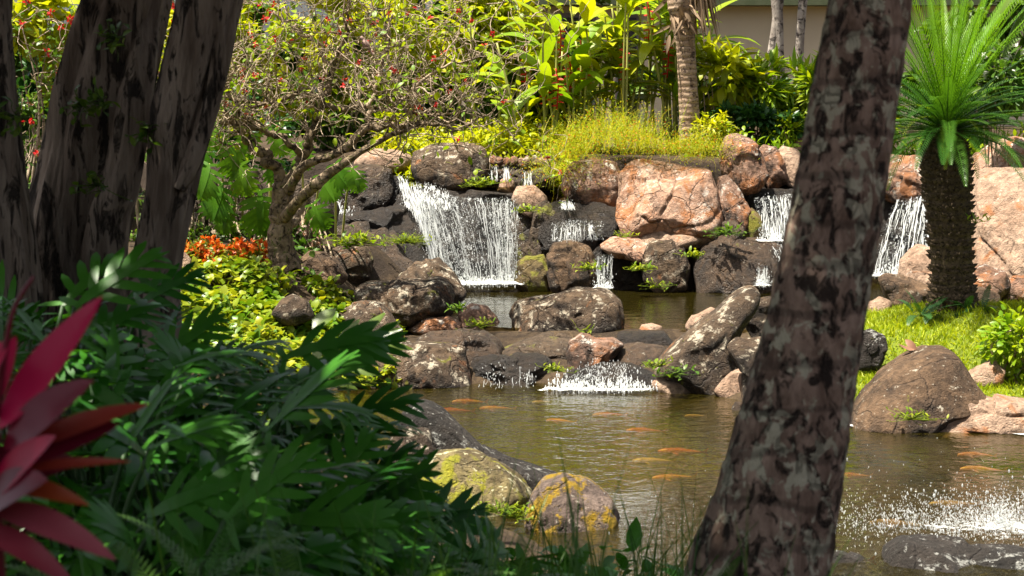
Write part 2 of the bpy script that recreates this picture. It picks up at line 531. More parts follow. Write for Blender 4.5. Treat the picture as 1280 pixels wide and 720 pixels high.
def ground_mat():
    m, nt, out = mat_new('soil'); g = NT(nt)
    P = g.pos()
    n1 = g.noise(P, 1.6, 8, 0.65); n2 = g.noise(P, 14, 8, 0.75); n3 = g.noise(P, 50, 3, 0.6)
    col = g.mix(g.rng(n1, .35, .65), (0.03, 0.02, 0.013), (0.065, 0.045, 0.028))
    col = g.mul(col, g.mix(g.rng(n2, .3, .7), (.45, .42, .4), (1.4, 1.35, 1.2)))
    col = g.mix(g.math('MULTIPLY', g.rng(n3, .6, .68), .5), col, (0.20, 0.15, 0.07))
    sep = g.n('ShaderNodeSeparateXYZ', inp={0: P})
    lawn = g.math('MULTIPLY', g.rng(sep.outputs['X'], 2.7, 3.1), g.math('MULTIPLY', g.rng(sep.outputs['Y'], 17.7, 18.2), g.rng(sep.outputs['Y'], 23.2, 22.6)))
    col = g.mix(lawn, col, g.mix(n2, (0.09, 0.13, 0.012), (0.16, 0.19, 0.02)))
    slope = g.n('ShaderNodeSeparateXYZ', inp={0: g.n('ShaderNodeNewGeometry').outputs['Normal']}).outputs['Z']
    col = g.mix(g.rng(slope, .82, .6), col, g.mix(n2, (0.012, 0.009, 0.007), (0.06, 0.042, 0.03)))
    p = g.n('ShaderNodeBsdfPrincipled', inp={'Base Color': col, 'Roughness': .9, 'Specular IOR Level': .2, 'Normal': g.bump(n2, .8, .04)})
    nt.links.new(p.outputs[0], out.inputs[0]); return m
mb = MB(); mb.add(np.stack([GX, GY, GZ], -1).reshape(-1, 3), gf)
tag(mb.build('ground', ground_mat()), 'brown soil and lawn sloping around two pond basins', 'ground', kind='structure')

def water_mat(name, tint=(0.72, 0.64, 0.34), murk=(0.034, 0.027, 0.004), murk_amt=0.42, amp=1.0, rough_zone=None):
    m, nt, out = mat_new(name); g = NT(nt)
    P = g.pos()
    a = g.noise(g.vmul(P, (1, 1.0, 1)), 5.0, 3, 0.55, 0.6)
    b = g.noise(P, 17.0, 2, 0.5, 0.4)
    c = g.noise(P, 1.3, 2, 0.5)
    h = g.math('ADD', g.math('MULTIPLY', a, 0.65), g.math('MULTIPLY', b, 0.16))
    h = g.math('ADD', h, g.math('MULTIPLY', c, 0.3))
    if rough_zone is not None:
        d = g.n('ShaderNodeVectorMath', operation='DISTANCE', inp={0: P, 1: rough_zone[0]}).outputs['Value']
        k = g.rng(d, rough_zone[2], rough_zone[1])
        bz = g.n('ShaderNodeTexVoronoi', feature='SMOOTH_F1', inp={'Vector': P, 'Scale': 11.0}).outputs['Distance']
        h = g.math('ADD', h, g.math('MULTIPLY', k, g.math('ADD', g.math('MULTIPLY', g.noise(P, 10.0, 4, 0.6, 0.8), 5.0), g.math('MULTIPLY', bz, 2.2))))
    nrm = g.bump(h, 1.0, 0.05 * amp)
    tr = g.n('ShaderNodeBsdfTransparent', inp={'Color': tint})
    df = g.n('ShaderNodeBsdfDiffuse', inp={'Color': murk, 'Normal': nrm})
    body = g.n('ShaderNodeMixShader', inp={0: murk_amt, 1: tr.outputs[0], 2: df.outputs[0]})
    gl = g.n('ShaderNodeBsdfGlossy', inp={'Color': (1, 1, 1), 'Roughness': 0.05, 'Normal': nrm})
    fr = g.n('ShaderNodeFresnel', inp={'IOR': 1.33, 'Normal': nrm}).outputs[0]
    mx = g.n('ShaderNodeMixShader', inp={0: fr, 1: body.outputs[0], 2: gl.outputs[0]})
    nt.links.new(mx.outputs[0], out.inputs[0]); return m

def sheet(name, poly, z, mat, label, grow=0.35):
    P = np.array(poly); c = P.mean(0)
    Q = P + norm(P - c) * grow
    mb = MB(); mb.add(np.column_stack([Q, np.full(len(Q), z)]), [list(range(len(Q)))[::-1]])
    o = mb.build(name, mat, smooth=False)
    me = o.data
    if me.polygons[0].normal.z < 0: me.flip_normals()
    return tag(o, label, 'water', kind='structure')
M_POND = water_mat('pond_water', rough_zone=((2.75, 12.6, 0.0), 0.9, 2.9), amp=0.48)
M_POOL = water_mat('pool_water', amp=0.28, murk_amt=0.42)
sheet('pond_water', LOWER, ZL, M_POND, 'rippled olive brown koi pond in the foreground', 0.5)
sheet('pool_water', UPPER, ZU, M_POOL, 'calm brown pool below the waterfalls', 0.12)
sheet('stream_water', STREAM, 1.80, M_POOL, 'shallow stream feeding the main waterfall', 0.1)

# ================================================================== ROCKS
def ico(sub):
    import bmesh
    b = bmesh.new(); bmesh.ops.create_icosphere(b, subdivisions=sub, radius=1.0)
    V = np.array([v.co[:] for v in b.verts]); F = np.array([[v.index for v in f.verts] for f in b.faces]); b.free()
    return V, F
ICO = {k: ico(k) for k in (3, 4, 5, 6)}

M = {}
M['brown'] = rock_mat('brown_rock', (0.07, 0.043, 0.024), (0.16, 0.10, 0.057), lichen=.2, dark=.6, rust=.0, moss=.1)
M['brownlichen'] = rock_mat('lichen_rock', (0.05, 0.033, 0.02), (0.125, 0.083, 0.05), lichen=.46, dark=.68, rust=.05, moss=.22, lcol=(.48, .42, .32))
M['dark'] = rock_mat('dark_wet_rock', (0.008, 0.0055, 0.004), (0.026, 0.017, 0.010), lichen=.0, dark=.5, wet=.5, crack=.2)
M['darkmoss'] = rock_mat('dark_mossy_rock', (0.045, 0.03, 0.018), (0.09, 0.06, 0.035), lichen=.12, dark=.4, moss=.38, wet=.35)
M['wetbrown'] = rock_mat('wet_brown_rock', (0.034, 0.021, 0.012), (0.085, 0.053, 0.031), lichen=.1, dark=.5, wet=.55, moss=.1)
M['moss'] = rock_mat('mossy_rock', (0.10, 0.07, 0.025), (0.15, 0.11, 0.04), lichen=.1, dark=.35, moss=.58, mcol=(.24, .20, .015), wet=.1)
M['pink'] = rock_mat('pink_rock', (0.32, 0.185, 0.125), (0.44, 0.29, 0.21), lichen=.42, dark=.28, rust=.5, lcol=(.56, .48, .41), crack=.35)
M['pinkdark'] = rock_mat('stained_shaded_pink_rock', (0.17, 0.095, 0.062), (0.32, 0.2, 0.145), lichen=.42, dark=.6, rust=.5, lcol=(.58, .54, .47))
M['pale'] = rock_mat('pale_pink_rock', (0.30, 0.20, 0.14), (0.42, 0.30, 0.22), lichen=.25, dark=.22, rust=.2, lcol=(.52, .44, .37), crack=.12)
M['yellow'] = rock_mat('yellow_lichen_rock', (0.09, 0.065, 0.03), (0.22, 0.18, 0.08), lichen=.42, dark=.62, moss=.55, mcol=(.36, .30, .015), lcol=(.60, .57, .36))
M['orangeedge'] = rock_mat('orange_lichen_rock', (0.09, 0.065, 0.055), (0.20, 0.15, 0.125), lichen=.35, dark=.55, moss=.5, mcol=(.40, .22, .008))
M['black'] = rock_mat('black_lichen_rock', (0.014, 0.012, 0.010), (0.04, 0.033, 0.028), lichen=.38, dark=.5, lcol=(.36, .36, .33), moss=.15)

def radial(poly2, c, n=720):
    th = np.linspace(-math.pi, math.pi, n, endpoint=False)
    D = np.stack([np.cos(th), np.sin(th)], 1)
    P = np.asarray(poly2) - c; r = np.zeros(n)
    for i in range(len(P)):
        a = P[i]; e = P[(i + 1) % len(P)] - a
        den = D[:, 0] * e[1] - D[:, 1] * e[0]
        den = np.where(np.abs(den) < 1e-9, 1e-9, den)
        t = (a[0] * e[1] - a[1] * e[0]) / den
        s = (a[0] * D[:, 1] - a[1] * D[:, 0]) / den
        r = np.where((s >= -1e-6) & (s <= 1 + 1e-6) & (t > 0), np.maximum(r, t), r)
    m = r <= 0
    if m.any(): r[m] = r[~m].min()
    k = np.hanning(23); k /= k.sum()
    return th, np.convolve(np.concatenate([r[-11:], r, r[:11]]), k, 'valid')

def rock(label, poly, d, mat, thick=None, e=3.2, lean=0.25, rough=1.0, sub=5, seed=None, sink=6, group=None, strata=0.0, chop=9, ridge=None, name='rock', cat='rock', cracks=0.0, block=None, cells=13):
    """a boulder: silhouette from the outline at its own distance, real thickness, fractures and chips"""
    seed = (abs(hash((round(d * 100), len(poly)))) % 9999 + int(poly[0][0])) if seed is None else seed
    rg = np.random.default_rng(seed)
    ys = [p[1] for p in poly]; ymax = max(ys); ymin = min(ys)
    poly = [(x, y + sink * max(0.0, (y - (ymin + .7 * (ymax - ymin))) / (.3 * (ymax - ymin) + 1e-6))) for x, y in poly]
    wpx = max(p[0] for p in poly) - min(p[0] for p in poly)
    if thick is None: thick = 0.85 * wpx * d / FPX
    dc = d + 0.36 * thick
    P = np.array([W(x, y, dc)[[0, 2]] for x, y in poly])
    a = np.roll(P, -1, 0); cr = P[:, 0] * a[:, 1] - a[:, 0] * P[:, 1]
    c = ((P + a) * cr[:, None]).sum(0) / (3 * cr.sum())
    th, r = radial(P, c)
    U, F = ICO[sub]
    rho = np.hypot(U[:, 0], U[:, 2]); ang = np.arctan2(U[:, 2], U[:, 0])
    s = 1 / (rho ** e + np.abs(U[:, 1]) ** e) ** (1 / e)
    rr = rho * s; yy = U[:, 1] * s
    ra = np.interp(ang, np.append(th, math.pi), np.append(r, r[0]))
    Q = np.stack([rr * np.cos(ang), yy, rr * np.sin(ang)], 1)       # unit form
    size = math.sqrt(r.mean() * thick / 2)
    # broken facets, mostly on the faces turned to and from the viewer and on the top
    for k in range(chop):
        n = norm(np.array([rg.normal() * .55, rg.choice([-1, -1, -1, 1]) * rg.uniform(.5, 1.2), rg.normal() * .7 + .25]))
        proj = Q @ n; h = proj.max() * rg.uniform(.78, .96)
        Q = Q - np.clip(proj - h, 0, None)[:, None] * n * .92
    X = np.stack([Q[:, 0] * ra, Q[:, 1] * thick / 2, Q[:, 2] * ra], 1)
    off = rg.uniform(-50, 50, 3)
    N = norm(np.stack([Q[:, 0], Q[:, 1] * r.mean() / (thick / 2), Q[:, 2]], 1))
    f = 1.0 / max(size, .08)
    disp = 0.075 * fbm(X * f * .9 + off, seed, 4) + 0.022 * ridged(X * f * 2.6 + off, seed + 5, 3) + 0.040 * fbm(X * f * 5 + off, seed + 9, 3)
    if sub >= 5: disp = disp + 0.013 * ridged(X * f * 9 + off, seed + 15, 2)
    if strata:
        zz = X[:, 2] * 1.0 + X[:, 0] * (ridge or 0.0)
        disp = disp + strata * np.abs(np.sin(zz * f * 5.5 + 1.5 * fbm(X * f * 1.5, seed + 3, 3))) - strata * .5
    if block is None: block = .10 if sub >= 5 else .07
    if block:
        # broken into a few tilted blocks with joints between them
        Pq = norm(rg.normal(size=(cells, 3))) * rg.uniform(.6, 1.15, (cells, 1)) * np.array([1.15, .95, 1.0])
        Qw = Q + .10 * np.stack([fbm(Q * 2.3 + off, seed + 31, 3), fbm(Q * 2.3 - off, seed + 32, 3), fbm(Q * 2.3 + off * 2, seed + 33, 3)], 1)
        D2 = np.sqrt(((Qw[:, None, :] - Pq[None]) ** 2).sum(2)); o2 = np.argsort(D2, 1)
        d1 = np.take_along_axis(D2, o2[:, :1], 1)[:, 0]; d2 = np.take_along_axis(D2, o2[:, 1:2], 1)[:, 0]
        off_c = rg.uniform(-1, 1, cells); tilt = rg.normal(size=(cells, 3)) * .55; ci = o2[:, 0]
        w = sstep(0, .07, d2 - d1)
        disp = disp + block * (off_c[ci] + ((Qw - Pq[ci]) * tilt[ci]).sum(1)) * w - (block * .45 + cracks * .35) * np.exp(-((d2 - d1) / .028) ** 2)
    edge = 0.35 + 0.65 * np.clip(np.abs(N[:, 1]) * 1.3, 0, 1)
    X = X + N * (disp * size * rough * edge)[:, None]
    X[:, 1] += lean * (X[:, 2] - 0 * X[:, 2])
    org = np.array([c[0], dc, c[1]])
    mb = MB(); mb.add(X + org, F)
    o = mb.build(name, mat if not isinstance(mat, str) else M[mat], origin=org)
    return tag(o, label, cat, group)

ROCKS = []
def R(label, poly, d, mat, **k): ROCKS.append(rock(label, poly, d, mat, **k)); return ROCKS[-1]

# upper tier, left of the main fall
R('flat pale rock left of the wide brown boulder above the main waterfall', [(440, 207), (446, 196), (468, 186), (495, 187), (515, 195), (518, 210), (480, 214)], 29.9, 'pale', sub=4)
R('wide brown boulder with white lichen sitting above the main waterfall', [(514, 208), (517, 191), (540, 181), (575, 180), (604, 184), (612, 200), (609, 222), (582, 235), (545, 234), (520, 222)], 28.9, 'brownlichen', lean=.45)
R('pale rock peeking out behind the wide brown boulder above the waterfall', [(545, 190), (552, 181), (575, 178), (603, 184), (608, 198), (560, 200)], 30.3, 'pale', sub=4)
R('square brown boulder with a dark wet front between two small falls', [(428, 216), (440, 206), (470, 205), (490, 211), (490, 240), (478, 258), (440, 260), (426, 240)], 28.6, 'wetbrown')
R('thin black rock in the gap where the left stream splits', [(484, 222), (494, 219), (503, 230), (505, 256), (492, 262), (482, 258)], 28.75, 'dark', sub=4)
R('long dark wet slab sloping beside the left edge of the main waterfall', [(400, 290), (411, 270), (460, 263), (508, 260), (522, 273), (545, 327), (527, 338), (480, 306), (440, 294)], 27.7, 'dark', lean=.7, thick=1.1, rough=1.5, cells=24, block=.16, strata=.10, ridge=.35)
R('brown tilted slab with a yellow moss patch below the dark wet slab', [(394, 292), (440, 285), (480, 290), (508, 322), (532, 335), (503, 354), (455, 352), (406, 326)], 26.7, 'wetbrown', lean=.6, thick=.9, rough=1.5, cells=24, block=.16, strata=.09, ridge=.5)
R('ridged grey rock with diagonal grooves at the left foot of the main waterfall', [(494, 350), (518, 328), (548, 325), (566, 340), (585, 365), (572, 373), (545, 368), (500, 356)], 25.3, 'brownlichen', strata=.1, ridge=1.4, lean=.5)
R('round dark brown boulder with white lichen blotch left of the ridged rock', [(405, 330), (412, 312), (435, 304), (458, 308), (467, 325), (463, 345), (440, 351), (412, 349)], 25.6, 'brownlichen', e=2.6)
R('sunlit brown boulder just right of the small tree trunk', [(370, 330), (385, 313), (405, 316), (425, 330), (437, 346), (422, 356), (385, 356)], 24.3, 'brown', lean=.5)
R('tall grey leaning slab behind the small tree trunk', [(366, 310), (374, 277), (386, 268), (397, 283), (404, 312), (388, 324), (368, 320)], 25.4, 'pinkdark', lean=.5)
# left bank
R('thick flat topped lichen boulder overhanging the left side of the pool', [(443, 363), (455, 354), (520, 352), (550, 346), (562, 351), (569, 370), (566, 391), (545, 398), (500, 402), (472, 392), (448, 377)], 22.9, 'brownlichen', lean=.35, e=3.6, cracks=.1)
R('pale lichen covered boulder at the water side behind the split green leaf', [(408, 418), (420, 391), (440, 380), (475, 379), (490, 395), (506, 416), (500, 434), (440, 438), (413, 432)], 21.5, 'brownlichen', lean=.5)
R('low pinkish rock tucked in the shade under the thick flat topped boulder', [(508, 412), (530, 398), (560, 396), (578, 405), (577, 419), (540, 424)], 22.7, 'pinkdark', sub=4)
R('small striped rock with bright moss at the left edge of the pool', [(573, 392), (588, 380), (605, 381), (620, 395), (628, 407), (602, 413), (577, 411)], 23.0, 'pinkdark', strata=.08, sub=4, ridge=-.6)
R('broad brown boulder with lichen top standing in the left water edge of the pond', [(446, 458), (470, 440), (520, 432), (560, 431), (581, 436), (587, 452), (597, 486), (580, 493), (500, 493), (455, 490), (444, 476)], 20.1, 'brownlichen', lean=.4, e=3.4, thick=1.0, cracks=.1)
R('low flat slab behind the broad boulder at the left pond edge', [(517, 428), (540, 418), (600, 417), (620, 427), (630, 442), (602, 455), (560, 448), (528, 440)], 21.0, 'wetbrown', lean=.5, e=3.6, rough=1.5, strata=.06, cells=20, block=.14)
R('half hidden grey rock among the yellow green ground cover', [(338, 392), (350, 375), (365, 368), (385, 377), (394, 396), (360, 404)], 21.2, 'brownlichen', sub=4)
R('pale rock between the grey tree trunk and the orange flower bed', [(214, 350), (219, 322), (228, 314), (238, 325), (241, 350), (228, 360)], 22.6, 'pale', sub=4)
# cascade between the two pools
R('black wet ledge at the left half of the low cascade', [(590, 468), (600, 452), (640, 447), (680, 450), (690, 466), (682, 482), (620, 485), (593, 483)], 20.35, 'dark', lean=.2, rough=1.8, thick=.8, strata=.10, cells=22, block=.14)
R('dark mossy slab under the centre rock of the pool outlet', [(622, 442), (650, 428), (700, 423), (732, 430), (737, 447), (690, 458), (640, 455)], 21.1, 'darkmoss', lean=.5, rough=1.6, strata=.08, cells=22, block=.14)
R('large lichen topped boulder in the middle of the pool outlet', [(638, 396), (645, 378), (680, 372), (720, 361), (760, 365), (776, 378), (779, 406), (765, 421), (740, 425), (680, 424), (643, 419)], 22.3, 'brownlichen', lean=.35, e=3.4, thick=1.1, cracks=.12)
R('heart shaped pinkish rock below the large outlet boulder', [(708, 442), (712, 428), (728, 420), (745, 424), (768, 423), (782, 431), (762, 451), (735, 459), (711, 457)], 20.7, 'pinkdark', lean=.45)
R('small round stone with a yellow moss spot on the cascade ledge', [(798, 414), (802, 406), (815, 404), (827, 408), (829, 416), (812, 419)], 22.1, 'pale', sub=4)
R('dark wet ledge right of the large outlet boulder', [(755, 428), (775, 416), (830, 415), (842, 428), (802, 437), (762, 437)], 21.6, 'dark', lean=.4, thick=.9)
R('curved wet step that the white cascade slides over', [(752, 452), (768, 436), (800, 432), (832, 436), (838, 460), (800, 470), (758, 468)], 20.7, 'wetbrown', lean=.6, thick=.9)
R('wet stone at the splashing foot of the cascade', [(690, 486), (705, 466), (740, 458), (790, 456), (820, 466), (830, 488), (760, 494)], 20.15, 'dark', lean=.9, thick=.9)
R('long tilted brown boulder leaning up to the right of the cascade', [(812, 464), (830, 441), (860, 416), (900, 389), (930, 364), (945, 360), (956, 368), (950, 388), (932, 405), (921, 432), (918, 472), (895, 490), (868, 487), (842, 472)], 19.7, 'brownlichen', lean=.55, thick=1.0, e=3.2)
R('pale stone behind the upper side of the long tilted boulder', [(857, 407), (865, 395), (890, 384), (902, 390), (882, 414), (862, 415)], 21.6, 'pale', sub=4)
R('speckled brown rock between the tilted boulder and the leaning palm trunk', [(928, 402), (944, 376), (965, 371), (977, 390), (974, 424), (945, 430)], 20.7, 'brownlichen')
R('sloping speckled boulder half hidden by the left edge of the palm trunk', [(911, 437), (922, 425), (962, 421), (980, 440), (975, 500), (940, 525), (926, 508), (930, 470)], 18.9, 'brownlichen', lean=.4)
R('flat pale shore stone in front of the long tilted boulder', [(813, 480), (825, 473), (848, 474), (873, 484), (870, 493), (828, 493)], 19.6, 'pale', sub=4)
R('pale shore stone between the tilted boulder and the sloping boulder', [(893, 488), (915, 466), (930, 462), (937, 480), (935, 497), (905, 498)], 19.3, 'pale', sub=4)
R('small wet stone at the waterline below the sloping boulder', [(912, 517), (920, 503), (936, 505), (940, 522), (925, 528)], 18.4, 'wetbrown', sub=4)
# centre group
R('dark fronted round boulder left of the big fractured pink boulder', [(704, 237), (712, 208), (722, 201), (746, 198), (771, 203), (778, 222), (776, 246), (766, 260), (735, 255), (710, 248)], 28.5, 'pinkdark', lean=.3)
R('big fractured pink boulder in the centre below the orange grass', [(770, 270), (776, 218), (789, 201), (805, 197), (825, 203), (860, 209), (890, 211), (898, 240), (899, 275), (887, 294), (865, 299), (820, 299), (780, 297)], 27.8, 'pink', lean=.6, e=4.0, thick=1.3, sub=6, cracks=.06, seed=77, rough=.6, block=.10, cells=16)
R('flat pink ledge at the foot of the big fractured boulder', [(795, 296), (820, 285), (868, 287), (882, 299), (850, 306), (803, 306)], 27.5, 'pale', sub=4, lean=.6)
R('slanted rust coloured boulder at the right flank of the big pink boulder', [(896, 245), (899, 222), (912, 219), (926, 240), (937, 263), (931, 283), (905, 289), (895, 272)], 28.0, 'pinkdark', lean=.5)
R('round boulder with white lichen cap and dark belly above the right fall', [(899, 188), (908, 171), (921, 166), (941, 175), (955, 194), (961, 220), (946, 236), (915, 240), (902, 222)], 28.7, 'pinkdark', e=2.5, lean=.35)
R('brown rounded rock wedged right of the white capped boulder', [(944, 192), (955, 180), (970, 184), (981, 203), (985, 226), (960, 235)], 29.2, 'pinkdark', e=2.5)
R('smooth pink boulder at the top of the right waterfall', [(967, 196), (980, 182), (998, 187), (1010, 202), (1012, 220), (990, 230), (975, 224)], 29.5, 'pale', e=2.6, lean=.5)
R('small grey rock under the shrubs above the right waterfall', [(983, 186), (990, 173), (1008, 171), (1020, 182), (1015, 196), (990, 196)], 30.4, 'pinkdark', sub=4)
R('yellow mossy stone beside the top step of the right waterfall', [(925, 292), (932, 264), (942, 258), (952, 270), (955, 294), (940, 300)], 27.9, 'moss', sub=4)
R('dark mossy wedge between the rust boulder and the low brown boulder', [(885, 292), (893, 278), (920, 276), (932, 288), (925, 303), (892, 304)], 27.6, 'darkmoss', sub=4)
R('pink topped stone at the right lip of the main waterfall', [(639, 250), (645, 233), (668, 231), (684, 246), (686, 262), (668, 270), (648, 262)], 28.3, 'pale', sub=4)
R('dark wet wall stone at the right side of the main waterfall', [(634, 280), (642, 265), (664, 268), (672, 290), (671, 340), (650, 350), (635, 348)], 28.2, 'darkmoss', lean=.2)
R('tall dark neck stone with mossy edges beside the middle trickle', [(662, 292), (668, 258), (684, 250), (694, 264), (694, 320), (680, 330), (664, 326)], 28.0, 'darkmoss', lean=.2)
R('wide wet shelf that the middle film of water falls from', [(672, 292), (676, 262), (702, 252), (740, 255), (790, 261), (797, 282), (790, 305), (700, 309), (676, 306)], 28.0, 'dark', lean=.5, e=3.8, thick=1.0)
R('green brown mossy boulder in the pool right of the main waterfall', [(641, 356), (645, 330), (660, 320), (680, 318), (687, 335), (687, 360), (660, 362)], 27.3, 'moss', lean=.25)
R('square brown boulder at the pool edge with moss at its corners', [(684, 322), (692, 306), (715, 302), (737, 309), (747, 330), (744, 360), (700, 364), (687, 354)], 27.2, 'brown', lean=.25, cracks=.14, strata=.03)
R('black wet niche rock behind the thin trickle into the pool', [(736, 322), (745, 306), (790, 305), (812, 318), (812, 358), (770, 364), (738, 360)], 27.7, 'dark', lean=.2, thick=.8)
R('flat pinkish stone lying on top of the black niche rock', [(748, 308), (765, 297), (800, 296), (816, 308), (802, 322), (765, 318)], 27.4, 'pink', sub=4, lean=.7)
R('dark boulder with white streaks standing in the pool centre', [(802, 322), (812, 302), (840, 298), (856, 308), (863, 335), (856, 357), (820, 362), (805, 348)], 27.2, 'brownlichen', lean=.25)
R('wide low brown boulder at the pool edge below the right waterfall', [(863, 334), (875, 305), (900, 296), (960, 299), (982, 310), (986, 345), (977, 360), (900, 362), (867, 360)], 27.2, 'wetbrown', lean=.5, e=3.6, thick=1.2)
R('dark rock wall behind the upper trickles', [(606, 210), (640, 205), (690, 204), (694, 226), (672, 238), (612, 238)], 29.3, 'darkmoss', lean=.2, rough=1.6)
R('small pink stone under the upper trickles', [(621, 236), (626, 225), (636, 221), (643, 228), (642, 238)], 28.8, 'pale', sub=4)
# cliff behind the main fall
R('black dripping rock face behind the main waterfall', [(488, 262), (505, 240), (540, 236), (600, 240), (652, 245), (656, 300), (654, 362), (590, 366), (520, 362), (500, 320)], 28.35, 'dark', lean=.12, e=5.0, thick=1.2, rough=1.2, sub=6)
R('black dripping rock face behind the right waterfall', [(930, 262), (945, 238), (985, 235), (1030, 238), (1035, 300), (1020, 350), (950, 352), (935, 310)], 28.7, 'dark', lean=.15, e=5.0, thick=1.0)
R('black wet rock between the palm trunk and the cycad trunk', [(1085, 260), (1100, 238), (1130, 240), (1165, 250), (1170, 345), (1110, 352), (1085, 340)], 28.6, 'dark', lean=.15, e=4.0, thick=1.0)
R('smooth brown boulder above the waterfall beside the cycad', [(1085, 235), (1095, 205), (1120, 193), (1150, 195), (1175, 215), (1170, 246), (1110, 248)], 28.6, 'pinkdark', e=2.8, lean=.5)
R('pink boulder between the fall and the cycad trunk', [(1124, 352), (1130, 325), (1150, 308), (1175, 312), (1190, 340), (1180, 362), (1140, 362)], 25.8, 'pale', lean=.4)
R('brown angular boulder left of the cycad foot', [(1102, 350), (1112, 344), (1145, 350), (1172, 362), (1178, 388), (1140, 396), (1112, 380)], 22.8, 'brown', lean=.4)
R('small pale stones heap at the lawn edge beside the palm trunk', [(1080, 400), (1086, 380), (1100, 370), (1114, 376), (1118, 396), (1100, 406)], 21.9, 'pale', sub=4, rough=1.6)
R('huge smooth pink boulder sloping down behind the cycad', [(1208, 345), (1220, 270), (1235, 226), (1256, 214), (1300, 213), (1340, 300), (1340, 362), (1240, 366)], 24.2, 'pale', lean=.8, e=3.0, thick=1.6, sub=6)
R('shaded pinkish boulder above the huge smooth one behind the cycad fronds', [(1205, 240), (1224, 195), (1245, 180), (1275, 171), (1305, 180), (1315, 245), (1250, 265), (1218, 268)], 26.5, 'pink', lean=.5)
R('brown rounded stone right of the cycad foot', [(1208, 368), (1214, 340), (1235, 332), (1256, 340), (1263, 360), (1245, 378), (1215, 380)], 22.9, 'pinkdark', lean=.3)
R('dark stone in the shade right of the cycad foot', [(1195, 388), (1205, 366), (1228, 360), (1248, 368), (1250, 388), (1220, 396)], 22.2, 'brown', lean=.3)
R('cracked rock with a white scar at the right picture edge', [(1248, 378), (1252, 356), (1268, 345), (1300, 345), (1310, 375), (1280, 382)], 22.9, 'pinkdark', cracks=.2)
# right shore
R('big brown boulder on the lawn edge right of the palm trunk', [(1056, 530), (1062, 515), (1082, 492), (1108, 472), (1138, 453), (1170, 440), (1196, 440), (1207, 456), (1216, 475), (1229, 495), (1222, 510), (1195, 518), (1150, 534), (1100, 537), (1065, 536)], 17.35, 'brown', lean=.9, thick=1.1, sub=6, block=.05, chop=4, rough=.7)
R('pale lumpy shore rock along the right water edge', [(1148, 534), (1165, 512), (1190, 498), (1235, 500), (1290, 504), (1330, 520), (1320, 540), (1280, 540), (1180, 538)], 17.15, 'pale', lean=.6, rough=1.8, thick=.7)
R('dark stone with a flat top behind the palm trunk on the lawn', [(1066, 440), (1076, 416), (1090, 411), (1107, 420), (1109, 436), (1095, 455), (1070, 456)], 18.9, 'black', lean=.3)
R('pale flat stone beside the small bush on the lawn', [(1208, 472), (1222, 458), (1242, 452), (1258, 462), (1250, 476), (1220, 480)], 18.4, 'pale', sub=4, lean=.5)
# near shore
R('long dark ridge rock with grey lichen at the near water edge', [(498, 545), (504, 517), (528, 506), (550, 514), (580, 540), (612, 568), (650, 580), (692, 592), (728, 603), (740, 620), (690, 632), (640, 622), (580, 604), (515, 595)], 14.2, 'black', lean=.35, thick=.7)
R('yellow lichen covered boulder on the near bank', [(500, 612), (514, 586), (545, 570), (585, 567), (620, 580), (650, 600), (669, 620), (662, 645), (600, 655), (525, 648)], 13.6, 'yellow', lean=.5, thick=.8)
R('pale rock tucked behind the yellow lichen boulder', [(480, 575), (488, 548), (510, 535), (535, 540), (547, 570), (530, 592), (495, 594)], 14.0, 'brownlichen', lean=.4)
R('boulder with orange lichen edge and dark hollow on the near bank', [(654, 660), (664, 620), (680, 602), (706, 595), (735, 604), (762, 625), (774, 648), (768, 668), (720, 676), (675, 678)], 13.0, 'orangeedge', lean=.4, thick=.7)
R('dark low rock at the bottom of the picture beside the palm foot', [(1010, 725), (1030, 697), (1050, 692), (1082, 702), (1106, 715), (1104, 750), (1020, 755)], 11.9, 'black', lean=.4)
R('long dark rock with pale lichen in the lower right corner', [(1100, 725), (1112, 690), (1135, 679), (1172, 684), (1222, 690), (1292, 694), (1330, 715), (1310, 760), (1110, 765)], 11.7, 'black', lean=.4, thick=.8)
# edging stones above the dark wall
EDGE_WORDS = ['round tan stone leftmost in the low edging row above the trickles', 'second stone from the left in the edging row above the trickles', 'third stone from the left in the edging row above the trickles',
              'fourth stone from the left in the edging row above the trickles', 'middle stone of the edging row above the trickles', 'fourth stone from the right in the edging row above the trickles',
              'third stone from the right in the edging row above the trickles', 'second stone from the right in the edging row above the trickles', 'rightmost stone in the edging row above the trickles']
for k, w in enumerate(EDGE_WORDS):
    x = 617 + k * 8.6 + random.uniform(-1, 1); y = 200 + random.uniform(-1.5, 1.5); h = random.uniform(4, 6.5)
    R(w, [(x - 5, y + 4), (x - 4, y - h * .6), (x, y - h), (x + 4, y - h * .5), (x + 5.5, y + 4), (x, y + 7)], 29.35, 'pinkdark', sub=3, sink=2, group='edging stones above the trickles')
# ================================================================== FALLING WATER
def white_water_mat():
    m, nt, out = mat_new('white_water'); g = NT(nt)
    p = g.n('ShaderNodeBsdfPrincipled', inp={'Base Color': (0.82, 0.84, 0.84, 1), 'Roughness': 0.25, 'Specular IOR Level': 0.5})
    t = g.n('ShaderNodeBsdfTranslucent', inp={'Color': (0.85, 0.88, 0.88, 1)})
    mx = g.n('ShaderNodeMixShader', inp={0: 0.45, 1: p.outputs[0], 2: t.outputs[0]})
    tr = g.n('ShaderNodeBsdfTransparent')
    mx = g.n('ShaderNodeMixShader', inp={0: 0.42, 1: mx.outputs[0], 2: tr.outputs[0]})
    nt.links.new(mx.outputs[0], out.inputs[0]); return m
M['water_white'] = white_water_mat()

